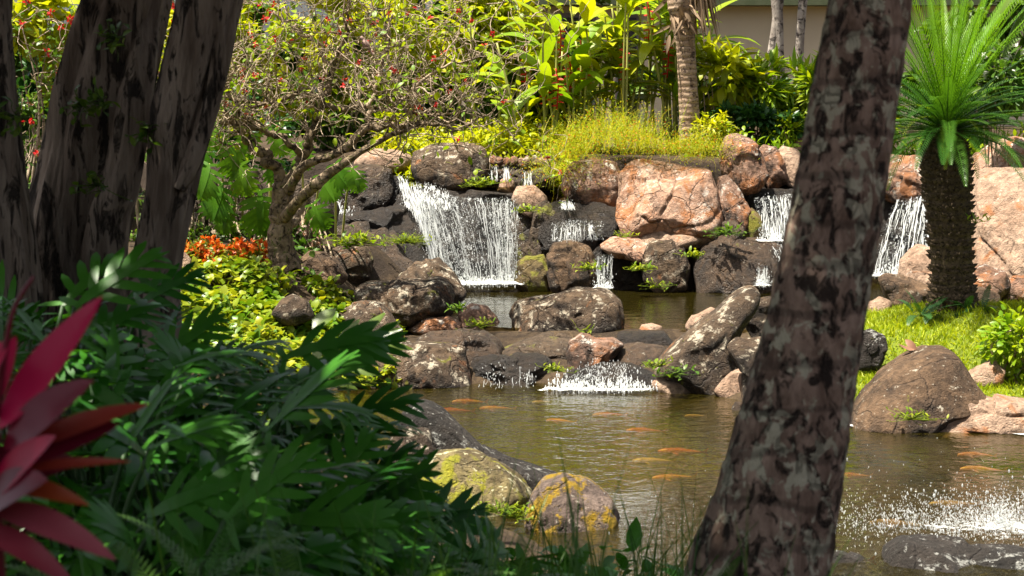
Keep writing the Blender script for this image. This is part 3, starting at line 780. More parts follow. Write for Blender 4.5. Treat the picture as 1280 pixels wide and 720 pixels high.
def film_mat():
    m, nt, out = mat_new('water_film'); g = NT(nt)
    P = g.pos()
    n = g.noise(g.vmul(P, (1, 1, 0.10)), 20.0, 6, 0.7, 0.35)
    n2 = g.noise(P, 26.0, 4, 0.7)
    f = g.math('MULTIPLY', g.rng(n, 0.54, 0.70), g.rng(n2, 0.30, 0.62, .35, 1.0))
    wp = g.n('ShaderNodeBsdfDiffuse', inp={'Color': (0.7, 0.73, 0.73, 1)})
    gl = g.n('ShaderNodeBsdfGlossy', inp={'Color': (0.9, 0.9, 0.9, 1), 'Roughness': 0.08, 'Normal': g.bump(g.math('ADD', n, n2), 1.0, 0.06)})
    tr = g.n('ShaderNodeBsdfTransparent', inp={'Color': (0.92, 0.93, 0.92, 1)})
    clear = g.n('ShaderNodeMixShader', inp={0: 0.05, 1: tr.outputs[0], 2: gl.outputs[0]})
    mx = g.n('ShaderNodeMixShader', inp={0: g.math('MULTIPLY', f, 0.8), 1: clear.outputs[0], 2: wp.outputs[0]})
    nt.links.new(mx.outputs[0], out.inputs[0]); return m
M['film'] = film_mat()

def foam_mat():
    m, nt, out = mat_new('foam'); g = NT(nt)
    P = g.pos()
    n = g.noise(P, 9.0, 8, 0.75, 0.6); n2 = g.noise(P, 34.0, 4, 0.7)
    r = g.n('ShaderNodeAttribute', attribute_name='rnd').outputs['Fac']
    f = g.rng(g.math('ADD', g.math('ADD', n, g.math('MULTIPLY', n2, 0.5)), g.math('MULTIPLY', r, 0.75)), 1.12, 1.34)
    wp = g.n('ShaderNodeBsdfDiffuse', inp={'Color': (0.8, 0.82, 0.80, 1), 'Normal': g.bump(n2, 1.0, .03)})
    tr = g.n('ShaderNodeBsdfTransparent')
    mx = g.n('ShaderNodeMixShader', inp={0: f, 1: tr.outputs[0], 2: wp.outputs[0]})
    nt.links.new(mx.outputs[0], out.inputs[0]); return m
M['foam'] = foam_mat()

def add_drops(mb, C, rad):
    """small stretched octahedra"""
    o = np.array([(1, 0, 0), (-1, 0, 0), (0, 1, 0), (0, -1, 0), (0, 0, 2.3), (0, 0, -2.3)])
    f = np.array([(0, 2, 4), (2, 1, 4), (1, 3, 4), (3, 0, 4), (2, 0, 5), (1, 2, 5), (3, 1, 5), (0, 3, 5)])
    n = len(C)
    V = C[:, None, :] + o[None] * np.asarray(rad)[:, None, None]
    mb.add(V.reshape(-1, 3), (f[None] + 6 * np.arange(n)[:, None, None]).reshape(-1, 3))

def add_ribbons(mb, paths, wid):
    """paths (N,k,3), width (N,k): thin double wedge ribbons of water facing out"""
    N, k, _ = paths.shape
    th = np.linspace(0, 2 * math.pi, 5)[:-1]
    off = np.stack([np.cos(th), np.sin(th)], 1)
    V = paths[:, :, None, :] + np.zeros((1, 1, 4, 3))
    V[..., 0] += wid[..., None] * off[:, 0]; V[..., 1] += wid[..., None] * off[:, 1] * .6
    i = np.arange(k - 1)[:, None] * 4; j = np.arange(4)[None]; j2 = (j + 1) % 4
    F = np.stack([i + j, i + j2, i + 4 + j2, i + 4 + j], -1).reshape(-1, 4)
    FF = (F[None] + (np.arange(N) * k * 4)[:, None, None]).reshape(-1, 4)
    mb.add(V.reshape(-1, 3), FF)

def fall(label, lip, foot, n, drops=600, wmin=.0025, wmax=.010, throw=.12, weights=None, foam=None, filmz=True, lenr=(.10, .5), cat='waterfall', jit=.05, name='waterfall', big=0):
    """lip and foot: polylines of (px,py,depth); water runs from the lip to the foot"""
    rg = np.random.default_rng(int(lip[0][0] * 3 + n))
    Lp = np.array([W(*p) for p in lip]); Fp = np.array([W(*p) for p in foot])
    A = spline(Lp, 60); B = spline(Fp, 60)
    def at(C, u):
        x = u * 59; i = np.clip(x.astype(int), 0, 58); f = (x - i)[:, None]
        return C[i] * (1 - f) + C[i + 1] * f
    c = (Lp.mean(0) * .0 + Fp.mean(0)); root = thing(name, label, cat, tuple(c))
    if weights is None: u = rg.random(n)
    else:
        w = np.array(weights, dtype=float); w = w / w.sum(); u = (rg.choice(len(w), n, p=w) + rg.random(n)) / len(w)
    # clumps of strands
    u = np.clip(u + .012 * rg.normal(size=n), 0, 1)
    a = at(A, u); b = at(B, np.clip(u + .02 * rg.normal(size=n), 0, 1))
    t0 = rg.random(n) ** 1.1 * .95
    hgt = np.linalg.norm(a - b, axis=1)
    t1 = np.minimum(1, t0 + rg.uniform(lenr[0], lenr[1], n) / np.maximum(hgt, .2))
    k = 5; tt = t0[:, None] + (t1 - t0)[:, None] * np.linspace(0, 1, k)[None]
    def path(a, b, tt):
        P = a[:, None] * (1 - tt[..., None]) + b[:, None] * tt[..., None]
        P[..., 1] -= throw * np.sin(np.pi * np.clip(tt, 0, 1) * .5)[...] * (1 - .0 * tt)
        P[..., 2] += .10 * hgt[:len(P), None] * np.sin(np.pi * tt) * (1 if throw > .05 else .3)
        return P
    P = path(a, b, tt)
    P[..., 0] += jit * .09 * rg.normal(size=P.shape[:2]); P[..., 1] += jit * rg.normal(size=(n, 1))
    wd = rg.uniform(wmin, wmax, (n, 1)) * np.array([.25, .9, 1, .8, .2])[None] * rg.uniform(.6, 1.3, (n, k))
    mb = MB(); add_ribbons(mb, P, wd)
    if big:
        ub = rg.choice(u, big); ab = at(A, ub); bb = at(B, ub); hg2 = hgt; 
        tb = np.linspace(0, 1, 12)[None] * np.ones((big, 1)); hgt_s = hgt; 
        Pb = ab[:, None] * (1 - tb[..., None]) + bb[:, None] * tb[..., None]
        Pb[..., 1] -= throw * np.sin(np.pi * tb * .5); Pb[..., 2] += .10 * np.linalg.norm(ab - bb, axis=1)[:, None] * np.sin(np.pi * tb) * (1 if throw > .05 else .3)
        Pb[..., 0] += .012 * rg.normal(size=(big, 12))
        add_ribbons(mb, Pb, rg.uniform(wmax * .7, wmax * 1.5, (big, 1)) * rg.uniform(.25, 1.2, (big, 12)))
    s = mb.build('strands', M['water_white'], root); s['kind'] = 'stuff'
    if drops:
        ud = rg.choice(u, drops); ad = at(A, ud); bd = at(B, ud); hgt = np.linalg.norm(ad - bd, axis=1)
        td = rg.random((drops, 1)) ** .8 * 1.0
        Pd = path(ad, bd, td)[:, 0]
        Pd += rg.normal(size=Pd.shape) * np.array([jit * .9, jit * .8, jit * .5])
        mb = MB(); add_drops(mb, Pd, rg.uniform(.002, .0055, drops))
        s = mb.build('droplets', M['water_white'], root); s['kind'] = 'stuff'
    if filmz:
        t = np.linspace(0, 1, 14)
        uu = np.linspace(0, 1, 40)
        a = at(A, uu); b = at(B, uu); hgt = np.linalg.norm(a - b, axis=1)
        Pf = path(a, b, np.repeat(t[None], 40, 0)); Pf[..., 1] += .03
        i = np.arange(39)[:, None] * 14 + np.arange(13)[None]
        F = np.stack([i, i + 1, i + 15, i + 14], -1).reshape(-1, 4)
        mb = MB(); mb.add(Pf.reshape(-1, 3), F); mb.build('water_sheet', M['film'], root)
    if foam:
        rx, ry, hz = foam
        fc = at(B, np.linspace(0, 1, 12)); mb = MB()
        nr = 7
        ctr = fc.mean(0); ext = (fc.max(0) - fc.min(0))[0] / 2
        gu, gv = np.meshgrid(np.linspace(-1, 1, 40), np.linspace(-1, 1, 14))
        X = ctr[0] + gu * (ext + rx); Y = ctr[1] - throw * .7 + gv * ry
        fr = 1 - np.clip(np.sqrt(np.clip(np.abs(gu) * (ext + rx) - ext, 0, None) ** 2 / rx ** 2 + gv ** 2), 0, 1)
        Z = ctr[2] + .012 + hz * fr * (0.4 + .6 * np.abs(fbm(np.stack([X.ravel() * 5, Y.ravel() * 5, X.ravel() * 0], 1), 4, 3)).reshape(X.shape) * 2)
        i = np.arange(13)[:, None] * 40 + np.arange(39)[None]
        F = np.stack([i, i + 1, i + 41, i + 40], -1).reshape(-1, 4)
        mb.add(np.stack([X, Y, Z], -1).reshape(-1, 3), F, (fr ** .6).ravel()); mb.build('foam', M['foam'], root)
        nd = int(700 * (ext + rx))
        q = at(B, rg.random(nd)); q[:, 0] += rg.normal(size=nd) * rx * .4; q[:, 1] += -throw * .7 + rg.normal(size=nd) * ry * .5; q[:, 2] += np.abs(rg.normal(size=nd)) * .07
        mb = MB(); add_drops(mb, q, rg.uniform(.004, .012, nd)); s = mb.build('splash', M['water_white'], root); s['kind'] = 'stuff'
    return root

fall('main white waterfall with hundreds of strands dropping into the pool', [(520, 236, 28.2), (545, 243, 27.9), (590, 247, 27.8), (648, 248, 27.9)], [(541, 352, 27.55), (580, 356, 27.4), (610, 357, 27.4), (648, 356, 27.5)], 430, drops=4400,
     weights=[4.5, 4, 3.5, 3, 2.4, 1.7, .9, 1.1, 3.4, .7, .5, 1.1, .6, 1.1, 3.6, 5.2, 4.6, 1.5], foam=(.12, .3, .07), wmin=.0015, wmax=.006, big=9, throw=.16, lenr=(.06, .42))
fall('thin white stream running diagonally along the edge of the long dark slab', [(496, 216, 28.9), (506, 222, 28.5), (520, 230, 28.1)], [(506, 258, 28.0), (516, 268, 27.9), (546, 330, 27.3)], 90, drops=260, wmax=.016, throw=.02, filmz=False)
fall('white water sliding beside the slab into the main waterfall', [(508, 240, 28.0), (524, 246, 27.8)], [(522, 272, 27.55), (548, 345, 27.2)], 90, drops=300, throw=.02, wmax=.010, filmz=False)
fall('frothy white top of the main waterfall below the brown boulder', [(520, 228, 28.3), (540, 230, 28.2), (560, 240, 28.0)], [(522, 258, 27.8), (545, 262, 27.7), (565, 262, 27.7)], 130, drops=500, throw=.05, wmax=.015, filmz=False, lenr=(.04, .15))
fall('small white fall at the far left behind the small tree branches', [(412, 243, 28.3), (420, 241, 28.3)], [(413, 271, 28.0), (428, 270, 28.0)], 45, drops=160, throw=.04, foam=(.25, .1, .02), filmz=False)
fall('tiny upper trickle left of the small pink stone', [(613, 208, 29.1), (622, 207, 29.1)], [(615, 226, 28.8), (622, 227, 28.8)], 12, drops=30, throw=.04, filmz=False)
fall('tiny upper trickle directly above the small pink stone', [(627, 206, 29.1), (636, 206, 29.1)], [(628, 226, 28.8), (638, 226, 28.8)], 14, drops=40, throw=.04, filmz=False)
fall('tiny upper trickle beside the hanging orange grass', [(656, 214, 29.0), (664, 213, 29.0)], [(655, 233, 28.6), (666, 233, 28.6)], 16, drops=50, throw=.04, filmz=False)
fall('wide thin film of water over the middle wet shelf', [(690, 278, 27.6), (720, 275, 27.4), (752, 277, 27.4)], [(688, 302, 27.3), (720, 300, 27.2), (754, 300, 27.2)], 46, drops=220, throw=.05, wmax=.005, weights=[1, 0, 2, 3, 2.5, 1, .5, 1.5, 0, 1], jit=.03)
fall('little water chute on top of the middle wet shelf', [(700, 250, 28.3), (714, 250, 28.3)], [(702, 262, 27.9), (720, 263, 27.9)], 40, drops=60, throw=.02, filmz=False)
fall('thin trickle into the pool between the brown and the streaked boulder', [(746, 318, 27.3), (765, 318, 27.3)], [(744, 361, 27.0), (764, 361, 27.0)], 20, drops=150, throw=.05, wmax=.009, foam=(.06, .08, .02))
fall('right waterfall dropping in white strands left of the palm trunk', [(942, 248, 28.5), (970, 244, 28.3), (1003, 242, 28.3), (1040, 242, 28.3)], [(948, 300, 27.8), (975, 302, 27.7), (1003, 303, 27.7), (1040, 303, 27.7)], 150, drops=700, throw=.10, wmax=.009, foam=(.05, .22, .04), weights=[1, 3, 2, 3, 3.5, 2, 2, 2, 2], big=5)
fall('short lower step of the right waterfall beside the palm trunk', [(962, 303, 27.4), (985, 304, 27.4), (1010, 306, 27.4)], [(972, 326, 27.1), (990, 330, 27.1), (1010, 330, 27.1)], 60, drops=160, throw=.05, wmax=.009, filmz=False)
fall('thin trickle at the right end of the wide low brown boulder', [(947, 332, 26.75), (960, 332, 26.75)], [(946, 358, 26.7), (960, 358, 26.7)], 26, drops=70, throw=.03, wmax=.007, foam=(.08, .08, .02))
fall('waterfall between the palm trunk and the cycad trunk', [(1120, 250, 28.4), (1145, 246, 28.3), (1166, 244, 28.3)], [(1090, 346, 27.5), (1125, 346, 27.4), (1160, 346, 27.4)], 150, drops=600, throw=.12, wmax=.010, foam=(.15, .15, .04), weights=[1, 1, 2, 2, 3, 3.5], big=8)
fall('white foaming cascade sliding down into the koi pond', [(735, 458, 20.5), (765, 455, 20.35), (806, 458, 20.2)], [(690, 488, 19.75), (740, 490, 19.6), (815, 488, 19.6)], 22, drops=800, throw=.03, wmax=.005, foam=(.12, .12, .035), lenr=(.05, .16), filmz=False, jit=.07, cat='cascade', name='cascade')
fall('dark glassy trickles over the black ledge of the cascade', [(602, 458, 20.1), (640, 455, 20.0), (675, 458, 20.0)], [(602, 484, 19.75), (640, 485, 19.7), (676, 484, 19.7)], 12, drops=110, throw=.02, wmax=.003, cat='cascade', name='cascade', filmz=False)

# waterline scum along the right shore
mb = MB()
path = [onz(px, py, .008) for px, py in ((1050, 529), (1075, 533), (1120, 534), (1165, 536), (1200, 534), (1240, 537), (1265, 541), (1300, 545))]
C = spline(path, 90); wd = .035 + .03 * np.abs(fbm(C * 3, 2, 3)) 
V = np.stack([C + np.array([0, -1, 0]) * wd[:, None], C + np.array([0, 1.6, 0.01]) * wd[:, None]], 1).reshape(-1, 3)
i = np.arange(89)[:, None] * 2
mb.add(V, np.concatenate([i, i + 2, i + 3, i + 1], 1), 1.0)
tag(mb.build('foam_line', M['foam']), 'thin white foam line along the right shore rocks', 'foam', kind='stuff')

# spray of a fountain jet at the near right
rg = np.random.default_rng(5)
n = 7000
ang = rg.random(n) * 2 * math.pi; rr = np.abs(rg.normal(size=n)) * 1.0
q = np.stack([3.35 + rr * np.cos(ang) * 0.95, 12.95 + rr * np.sin(ang) * .42, 0.02 + np.abs(rg.normal(size=n)) ** 1.2 * .10 * np.exp(-rr * .25)], 1)
n2 = 170
q2 = np.stack([3.2 + rg.normal(size=n2) * .8, 13.0 + rg.normal(size=n2) * .6, .05 + np.abs(rg.normal(size=n2)) * .26], 1)
q = np.vstack([q, q2])
mb = MB(); add_drops(mb, q, np.where(rg.random(len(q)) < .93, rg.uniform(.0012, .0036, len(q)), rg.uniform(.004, .007, len(q))))
tag(mb.build('water_spray', M['water_white']), 'spray of bright water drops at the lower right of the pond', 'water spray', kind='stuff')
mb = MB()
gu, gv = np.meshgrid(np.linspace(-1, 1, 90), np.linspace(-1, 1, 50))
X = 3.4 + gu * 2.0; Y = 12.95 + gv * .85
fr = np.clip(1 - np.sqrt(gu ** 2 + gv ** 2), 0, 1)
Z = .012 + .05 * fr * np.abs(fbm(np.stack([X.ravel() * 6, Y.ravel() * 6, X.ravel() * 0], 1), 8, 4)).reshape(X.shape)
i = np.arange(49)[:, None] * 90 + np.arange(89)[None]
mb.add(np.stack([X, Y, Z], -1).reshape(-1, 3), np.stack([i, i + 1, i + 91, i + 90], -1).reshape(-1, 4), (fr ** .8 * .62).ravel())
tag(mb.build('spray_foam', M['foam']), 'patchy froth on the water under the bright spray', 'foam', kind='stuff')

# ================================================================== KOI
def fish_mat(name, a, b):
    return flat_mat(name, a, b, rough=.3, spec=.6, scale=5.0)
M['koi_orange'] = fish_mat('koi_orange', (.75, .16, .02), (.85, .42, .14))
M['koi_pale'] = fish_mat('koi_pale', (.70, .42, .22), (.75, .55, .38))
M['koi_red'] = fish_mat('koi_red', (.62, .09, .03), (.75, .16, .05))

def koi(px, py, L, mat, label, yaw=0.0, dz=-.065):
    p = onz(px, py, ZL); root = thing('koi', label, 'fish', (p[0], p[1], dz), 'koi swimming in the pond')
    s = np.linspace(0, 1, 14); prof = .5 * (np.sin(np.pi * np.clip(s, .02, .98) ** .62) ** .8) * .16 * L + .003
    bend = .05 * L * np.sin(s * 3 + px)
    C = np.stack([(s - .5) * L, bend, 0 * s], 1)
    ca, sa = math.cos(yaw), math.sin(yaw)
    def rot(v): v = np.asarray(v); return np.stack([v[:, 0] * ca - v[:, 1] * sa, v[:, 0] * sa + v[:, 1] * ca, v[:, 2]], 1) + np.array([p[0], p[1], dz])
    mb = MB(); Vv, Ff = tube_arrays(C, prof, 10); Vv[:, 2] *= 1.15
    mb.add(rot(Vv), Ff); mb.build('body', M[mat], root)
    mb = MB(); e = C[-1]
    mb.add(rot([e + [-.01, 0, 0], e + [.16 * L, .02 * L, .10 * L], e + [.10 * L, 0, 0], e + [.16 * L, .02 * L, -.10 * L]]), [[0, 1, 2], [0, 2, 3]]); mb.build('tail_fin', M[mat], root)
    f = C[4]
    for sg in (-1, 1):
        mb = MB(); mb.add(rot([f + [0, sg * .09 * L, 0], f + [.10 * L, sg * .22 * L, -.02 * L], f + [.16 * L, sg * .16 * L, -.02], f + [.10 * L, sg * .09 * L, 0]]), [[0, 1, 2, 3]]); mb.build('fin', M[mat], root)
    mb = MB(); d = C[5]
    mb.add(rot([d + [0, 0, .10 * L], d + [.08 * L, 0, .12 * L], d + [.26 * L, 0, .08 * L], d + [.28 * L, 0, .08 * L]]), [[0, 1, 2, 3]]); mb.build('dorsal_fin', M[mat], root)
for a in [(1064, 588, .30, 'koi_orange', 'bright orange koi just right of the leaning palm trunk', .05), (1219, 563, .32, 'koi_orange', 'upper of two orange koi near the right picture edge', -.1),
          (1226, 581, .36, 'koi_orange', 'lower of two orange koi near the right picture edge', -.12), (1190, 612, .38, 'koi_pale', 'pale golden koi at the rim of the bright spray', .1),
          (1120, 636, .40, 'koi_pale', 'pale koi under the froth right of the palm trunk', -.1), (1050, 680, .42, 'koi_red', 'reddish koi close to the palm foot', .15),
          (585, 489, .36, 'koi_orange', 'orange koi at the foot of the black cascade ledge', .1), (564, 500, .42, 'koi_red', 'reddish koi below the broad left boulder', -.05),
          (700, 512, .30, 'koi_orange', 'orange koi in open water below the cascade', -.3), (868, 506, .22, 'koi_pale', 'small pale koi below the flat pale shore stone', .2),
          (850, 549, .42, 'koi_red', 'reddish koi left of the leaning palm trunk', .05), (805, 524, .36, 'koi_red', 'dull red koi in the middle of the pond', .0),
          (676, 489, .20, 'koi_pale', 'small pale koi at the edge of the cascade foam', .1), (760, 505, .34, 'koi_orange', 'thin orange koi right of the cascade foam', .1), (620, 497, .36, 'koi_orange', 'orange koi below the black ledge of the cascade', -.1), (840, 580, .36, 'koi_orange', 'orange koi close to the left edge of the palm trunk', .1), (815, 560, .36, 'koi_pale', 'faint pale koi right of the near bank boulders', -.1)]:
    koi(a[0], a[1], a[2] * .92, *a[3:5], yaw=a[5], dz=-.045 if a[3] == 'koi_orange' and a[0] > 1000 else -.115)
# ================================================================== TREES
M['grey_bark'] = bark_mat('grey_bark', (0.13, 0.095, 0.072), (0.31, 0.25, 0.20), dark=(0.012, 0.009, 0.007), zs=.15, scale=9.0, bump=1.0, dk=.525)
M['palm_bark'] = bark_mat('palm_bark', (0.17, 0.105, 0.075), (0.45, 0.31, 0.235), patch=(0.54, 0.49, 0.36), patch_amt=.7, dark=(0.012, 0.007, 0.005), rings=2.6, zs=.36, scale=17.0, bump=1.0, dk=.52, dscale=1.35)
M['far_palm_bark'] = bark_mat('far_palm_bark', (0.30, 0.20, 0.13), (0.44, 0.32, 0.22), dark=(0.06, 0.035, 0.025), rings=3.5, zs=.9, scale=7)
M['thin_bark'] = bark_mat('thin_trunk_bark', (0.24, 0.2, 0.17), (0.42, 0.37, 0.32), dark=(0.05, 0.04, 0.035), zs=.6, scale=6)
M['twig_bark'] = bark_mat('twig_bark', (0.28, 0.205, 0.14), (0.48, 0.38, 0.27), dark=(0.075, 0.05, 0.03), zs=.8, scale=7, bump=.8)
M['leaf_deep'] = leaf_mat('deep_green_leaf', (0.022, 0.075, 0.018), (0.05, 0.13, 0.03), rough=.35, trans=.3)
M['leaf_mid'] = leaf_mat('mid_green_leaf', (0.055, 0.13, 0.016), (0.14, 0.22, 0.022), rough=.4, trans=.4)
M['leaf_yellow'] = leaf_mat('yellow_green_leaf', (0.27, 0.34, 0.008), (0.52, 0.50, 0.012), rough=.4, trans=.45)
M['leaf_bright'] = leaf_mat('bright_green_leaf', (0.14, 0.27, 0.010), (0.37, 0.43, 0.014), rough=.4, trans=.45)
M['red_flower'] = leaf_mat('red_flower', (0.55, 0.015, 0.02), (0.70, 0.06, 0.04), trans=.3, tcol=(1, .8, .8))

def blossom(root, c, spread, n, L, Wd, mat, up=.2):
    """one flower head: a few petals round a point, a part of its own"""
    mb = MB(); d = rdirs(n, up)
    inst(mb, T_LEAF, c + d * spread * .25, d, rdirs(n) + np.array([0, 0, .6]), RNG.uniform(L[0], L[1], n), RNG.uniform(Wd[0], Wd[1], n), RNG.uniform(.1, .7, n))
    mb.build('flower', mat, root)

def px_path(pts): return np.array([W(*p) for p in pts])

def trunk_disp(seed, flute=.12, knots=.06, lobes=7, flare=None):
    def f(th, t, C):
        th2 = th + 0 * t; t2 = t + 0 * th
        z = C[:, 2][:, None] + 0 * th
        P = np.stack([np.cos(th2) * 1.3, np.sin(th2) * 1.3, z * .55], -1).reshape(-1, 3)
        a = fbm(P * 1.2, seed, 3).reshape(th2.shape)
        b = ridged(P * np.array([2.4, 2.4, 1.1]), seed + 3, 3).reshape(th2.shape)
        k = fbm(P * np.array([3, 3, 5.5]), seed + 8, 3).reshape(th2.shape)
        kn = np.clip(fbm(P * np.array([2.2, 2.2, 3.4]), seed + 12, 2).reshape(th2.shape) - .25, 0, 1)
        r = 1 + flute * 1.6 * a + flute * .55 * b + knots * .5 * k + knots * 3.0 * kn + .5 * flute * np.sin(lobes * th2 + 2.5 * a * 3 + z * .9) * .6
        if flare is not None: r = r * (1 + flare(t2))
        return r
    return f

def leaf_cloud(mb, tmpl, C, L, Wd, up=.4, kap=(.2, .9), rnd=None, out=None, hang=0.0):
    n = len(C)
    d = rdirs(n, up=-hang) if out is None else norm(out + rdirs(n) * .8 + np.array([0, 0, -hang]))
    nr = norm(rdirs(n) * .7 + np.array([0, 0, 1.0 * up + .3]))
    inst(mb, tmpl, C, d, nr, RNG.uniform(L[0], L[1], n), RNG.uniform(Wd[0], Wd[1], n), RNG.uniform(kap[0], kap[1], n), rnd)

# ---- big grey trunks at the left with a shading canopy above the frame
def big_tree(label, stems, seed, canopy):
    base = stems[0][0]
    b = W(*base[:3]); root = thing('fig_tree', label, 'tree', (b[0], b[1], gz(b[0], b[1])), 'grey fluted trees on the left bank')
    mb = MB()
    for k, st in enumerate(stems):
        P = np.array([np.append(W(x, y, d), w * d / FPX / 2) for x, y, d, w in st])
        S = spline(P, 130)
        add_tube(mb, S[:, :3], S[:, 3], 56, trunk_disp(seed + 11 * k, .19, .09))
    tr = mb.build('trunk', M['grey_bark'], root)
    # limbs and canopy
    mb = MB(); lm = MB(); cc = []
    for (sx, sy, sz, cx, cy, cz) in canopy:
        p0 = np.array([sx, sy, sz]); p2 = np.array([cx, cy, cz]); p1 = (p0 + p2) / 2 + np.array([0, 0, .5])
        S = spline([p0, p1, p2], 14); add_tube(lm, S, np.linspace(.11, .03, 14), 8)
        n = 310
        C = p2 + RNG.normal(size=(n, 3)) * np.array([.62, .62, .28])
        leaf_cloud(mb, T_LEAF, C, (.16, .30), (.10, .17), up=1.2)
        for q in C[::40]: add_tube(lm, spline([p2, (p2 + q) / 2 + [0, 0, .1], q], 6), np.linspace(.025, .006, 6), 4)
    lm.build('limb', M['grey_bark'], root); mb.build('crown', M['leaf_deep'], root)
    return root

def canopy_spots(x0, x1, y0, y1, z0, z1, sx, sy, sz, n, seed):
    r = np.random.default_rng(seed)
    g = int(math.ceil(math.sqrt(n)))
    out = []
    for i in range(g):
        for j in range(g):
            out.append((sx, sy, sz, x0 + (x1 - x0) * (i + r.uniform(.1, .9)) / g, y0 + (y1 - y0) * (j + r.uniform(.1, .9)) / g, r.uniform(z0, z1)))
    return out
D1 = 9.0
big_tree('dark grey fluted tree trunk at the far left picture edge', [[(20, 760, 8.6, 120), (5, 500, 8.6, 105), (0, 330, 8.6, 92), (-8, 200, 8.6, 68), (-15, 90, 8.6, 62), (-22, -40, 8.6, 62), (-30, -260, 8.6, 60)]], 3,
         canopy_spots(-6.5, -3.6, 1.0, 10.8, 5.6, 7.2, -2.45, 8.6, 4.6, 16, 1))
big_tree('thickest grey tree trunk with leaf shoots left of centre in the tree pair', [[(70, 800, 9.2, 190), (84, 500, 9.2, 165), (88, 330, 9.2, 128), (108, 220, 9.2, 116), (122, 130, 9.2, 112), (142, 50, 9.2, 104), (162, -40, 9.2, 98), (190, -260, 9.2, 95)],
          [(128, 760, 9.0, 60), (132, 330, 9.0, 52), (152, 230, 9.0, 46), (170, 130, 9.0, 42), (180, 30, 9.1, 38), (186, -60, 9.2, 30)],
          [(60, 620, 9.0, 70), (62, 330, 8.98, 52), (80, 200, 9.05, 40), (102, 90, 9.15, 30), (120, 20, 9.2, 22)]], 21,
         canopy_spots(-3.8, -1.2, 0.8, 10.8, 5.8, 7.6, -1.65, 9.2, 4.6, 20, 2))
big_tree('smoother grey forked tree trunk beside the orange flower bed', [[(185, 780, 8.7, 95), (190, 420, 8.7, 62), (195, 330, 8.7, 54), (212, 240, 8.7, 56), (222, 160, 8.7, 66), (240, 90, 8.7, 72), (256, 20, 8.7, 74), (268, -60, 8.7, 76), (290, -260, 8.7, 72)],
          [(222, 235, 8.62, 20), (238, 205, 8.62, 24), (252, 165, 8.62, 24), (264, 120, 8.63, 26), (276, 60, 8.65, 30), (284, 10, 8.68, 30), (292, -60, 8.7, 26)],
          [(172, 560, 8.75, 34), (178, 350, 8.75, 30), (192, 260, 8.72, 26), (206, 180, 8.7, 24)]], 40,
         canopy_spots(-1.3, 1.2, 0.5, 9.5, 6.0, 7.8, -1.25, 8.7, 4.6, 20, 3))
# leaf shoots on the trunks
SHOOTS = [(125, 128, 'leafy shoot on the thick trunk halfway up'), (140, 48, 'leafy shoot high on the thick trunk'), (118, 232, 'leafy shoot low on the thick trunk'), (182, 165, 'leafy shoot in the gap between thick and smooth trunk'), (14, 145, 'leafy shoot on the far left trunk'), (100, 130, 'wide leafy shoot at the left face of the thick trunk')]
for (x, y, lab) in SHOOTS:
    p = W(x, y, 8.42 if x < 40 else 8.62)
    mb = MB(); n = 26
    C = p + RNG.normal(size=(n, 3)) * np.array([.045, .03, .04])
    for q in C: add_tube(mb, spline([p + [0, .1, 0], (p + q) / 2, q], 5), np.full(5, .002), 4)
    leaf_cloud(mb, T_LEAF4, C, (.03, .06), (.02, .036), up=.8)
    tag(mb.build('leaf_shoot', M['leaf_mid'], origin=p), lab, 'shoot', 'leafy shoots on the grey trunks')

# ---- leaning palm at the right
def frond_crown(mb, c, n, L, tm, el=(-.5, 1.2), kap=(.8, 1.5), wmul=1.0):
    for k in range(n):
        a = k * 2.399963 + RNG.uniform(-.2, .2); e = el[0] + (el[1] - el[0]) * ((k + .5) / n)
        d = np.array([math.cos(a) * math.cos(e), math.sin(a) * math.cos(e), math.sin(e)])
        l = L * RNG.uniform(.85, 1.1)
        inst(mb, tm, [c], d, np.array([0, 0, 1.0]) + d * .01, l, l * wmul, RNG.uniform(*kap), RNG.random(1))
T_PALM = t_pinnate(46, .17, .010, 62, .12, .05, .3, .5)
st = [(915, 860, 5.0, 205), (948, 712, 5.0, 176), (968, 640, 5.0, 160), (990, 540, 5.0, 142), (1012, 440, 5.02, 128), (1033, 330, 5.04, 118), (1052, 220, 5.06, 110), (1070, 110, 5.08, 106), (1088, 0, 5.1, 101), (1112, -160, 5.1, 98), (1150, -520, 5.1, 92), (1185, -900, 5.1, 90), (1250, -1500, 5.1, 86), (1330, -2250, 5.1, 82)]
S = spline(np.array([np.append(W(x, y, d), w * d / FPX / 2) for x, y, d, w in st]), 260)
root = thing('coconut_palm', 'leaning palm trunk with lichen patches crossing the right half of the view', 'palm', (S[0, 0], S[0, 1], gz(S[0, 0], S[0, 1])))
def pal_d(th, t, C):
    z = C[:, 2][:, None] + 0 * th; th2 = th + 0 * z
    P = np.stack([np.cos(th2), np.sin(th2), z * 1.6], -1).reshape(-1, 3)
    rg_ = z * 8.5 + .9 * fbm(P * 1.4, 5, 2).reshape(z.shape)
    fr = rg_ - np.floor(rg_)
    return 1 + .05 * fbm(P * 2.0, 4, 4).reshape(z.shape) + .03 * (fr ** 3) + .03 * np.clip(fbm(P * 3.5, 9, 3).reshape(z.shape), -.3, .15)
mb = MB(); add_tube(mb, S[:, :3], S[:, 3], 64, pal_d); mb.build('trunk', M['palm_bark'], root)
mb = MB(); frond_crown(mb, S[-1, :3], 15, 3.4, T_PALM, wmul=1.0); mb.build('crown', M['leaf_mid'], root)

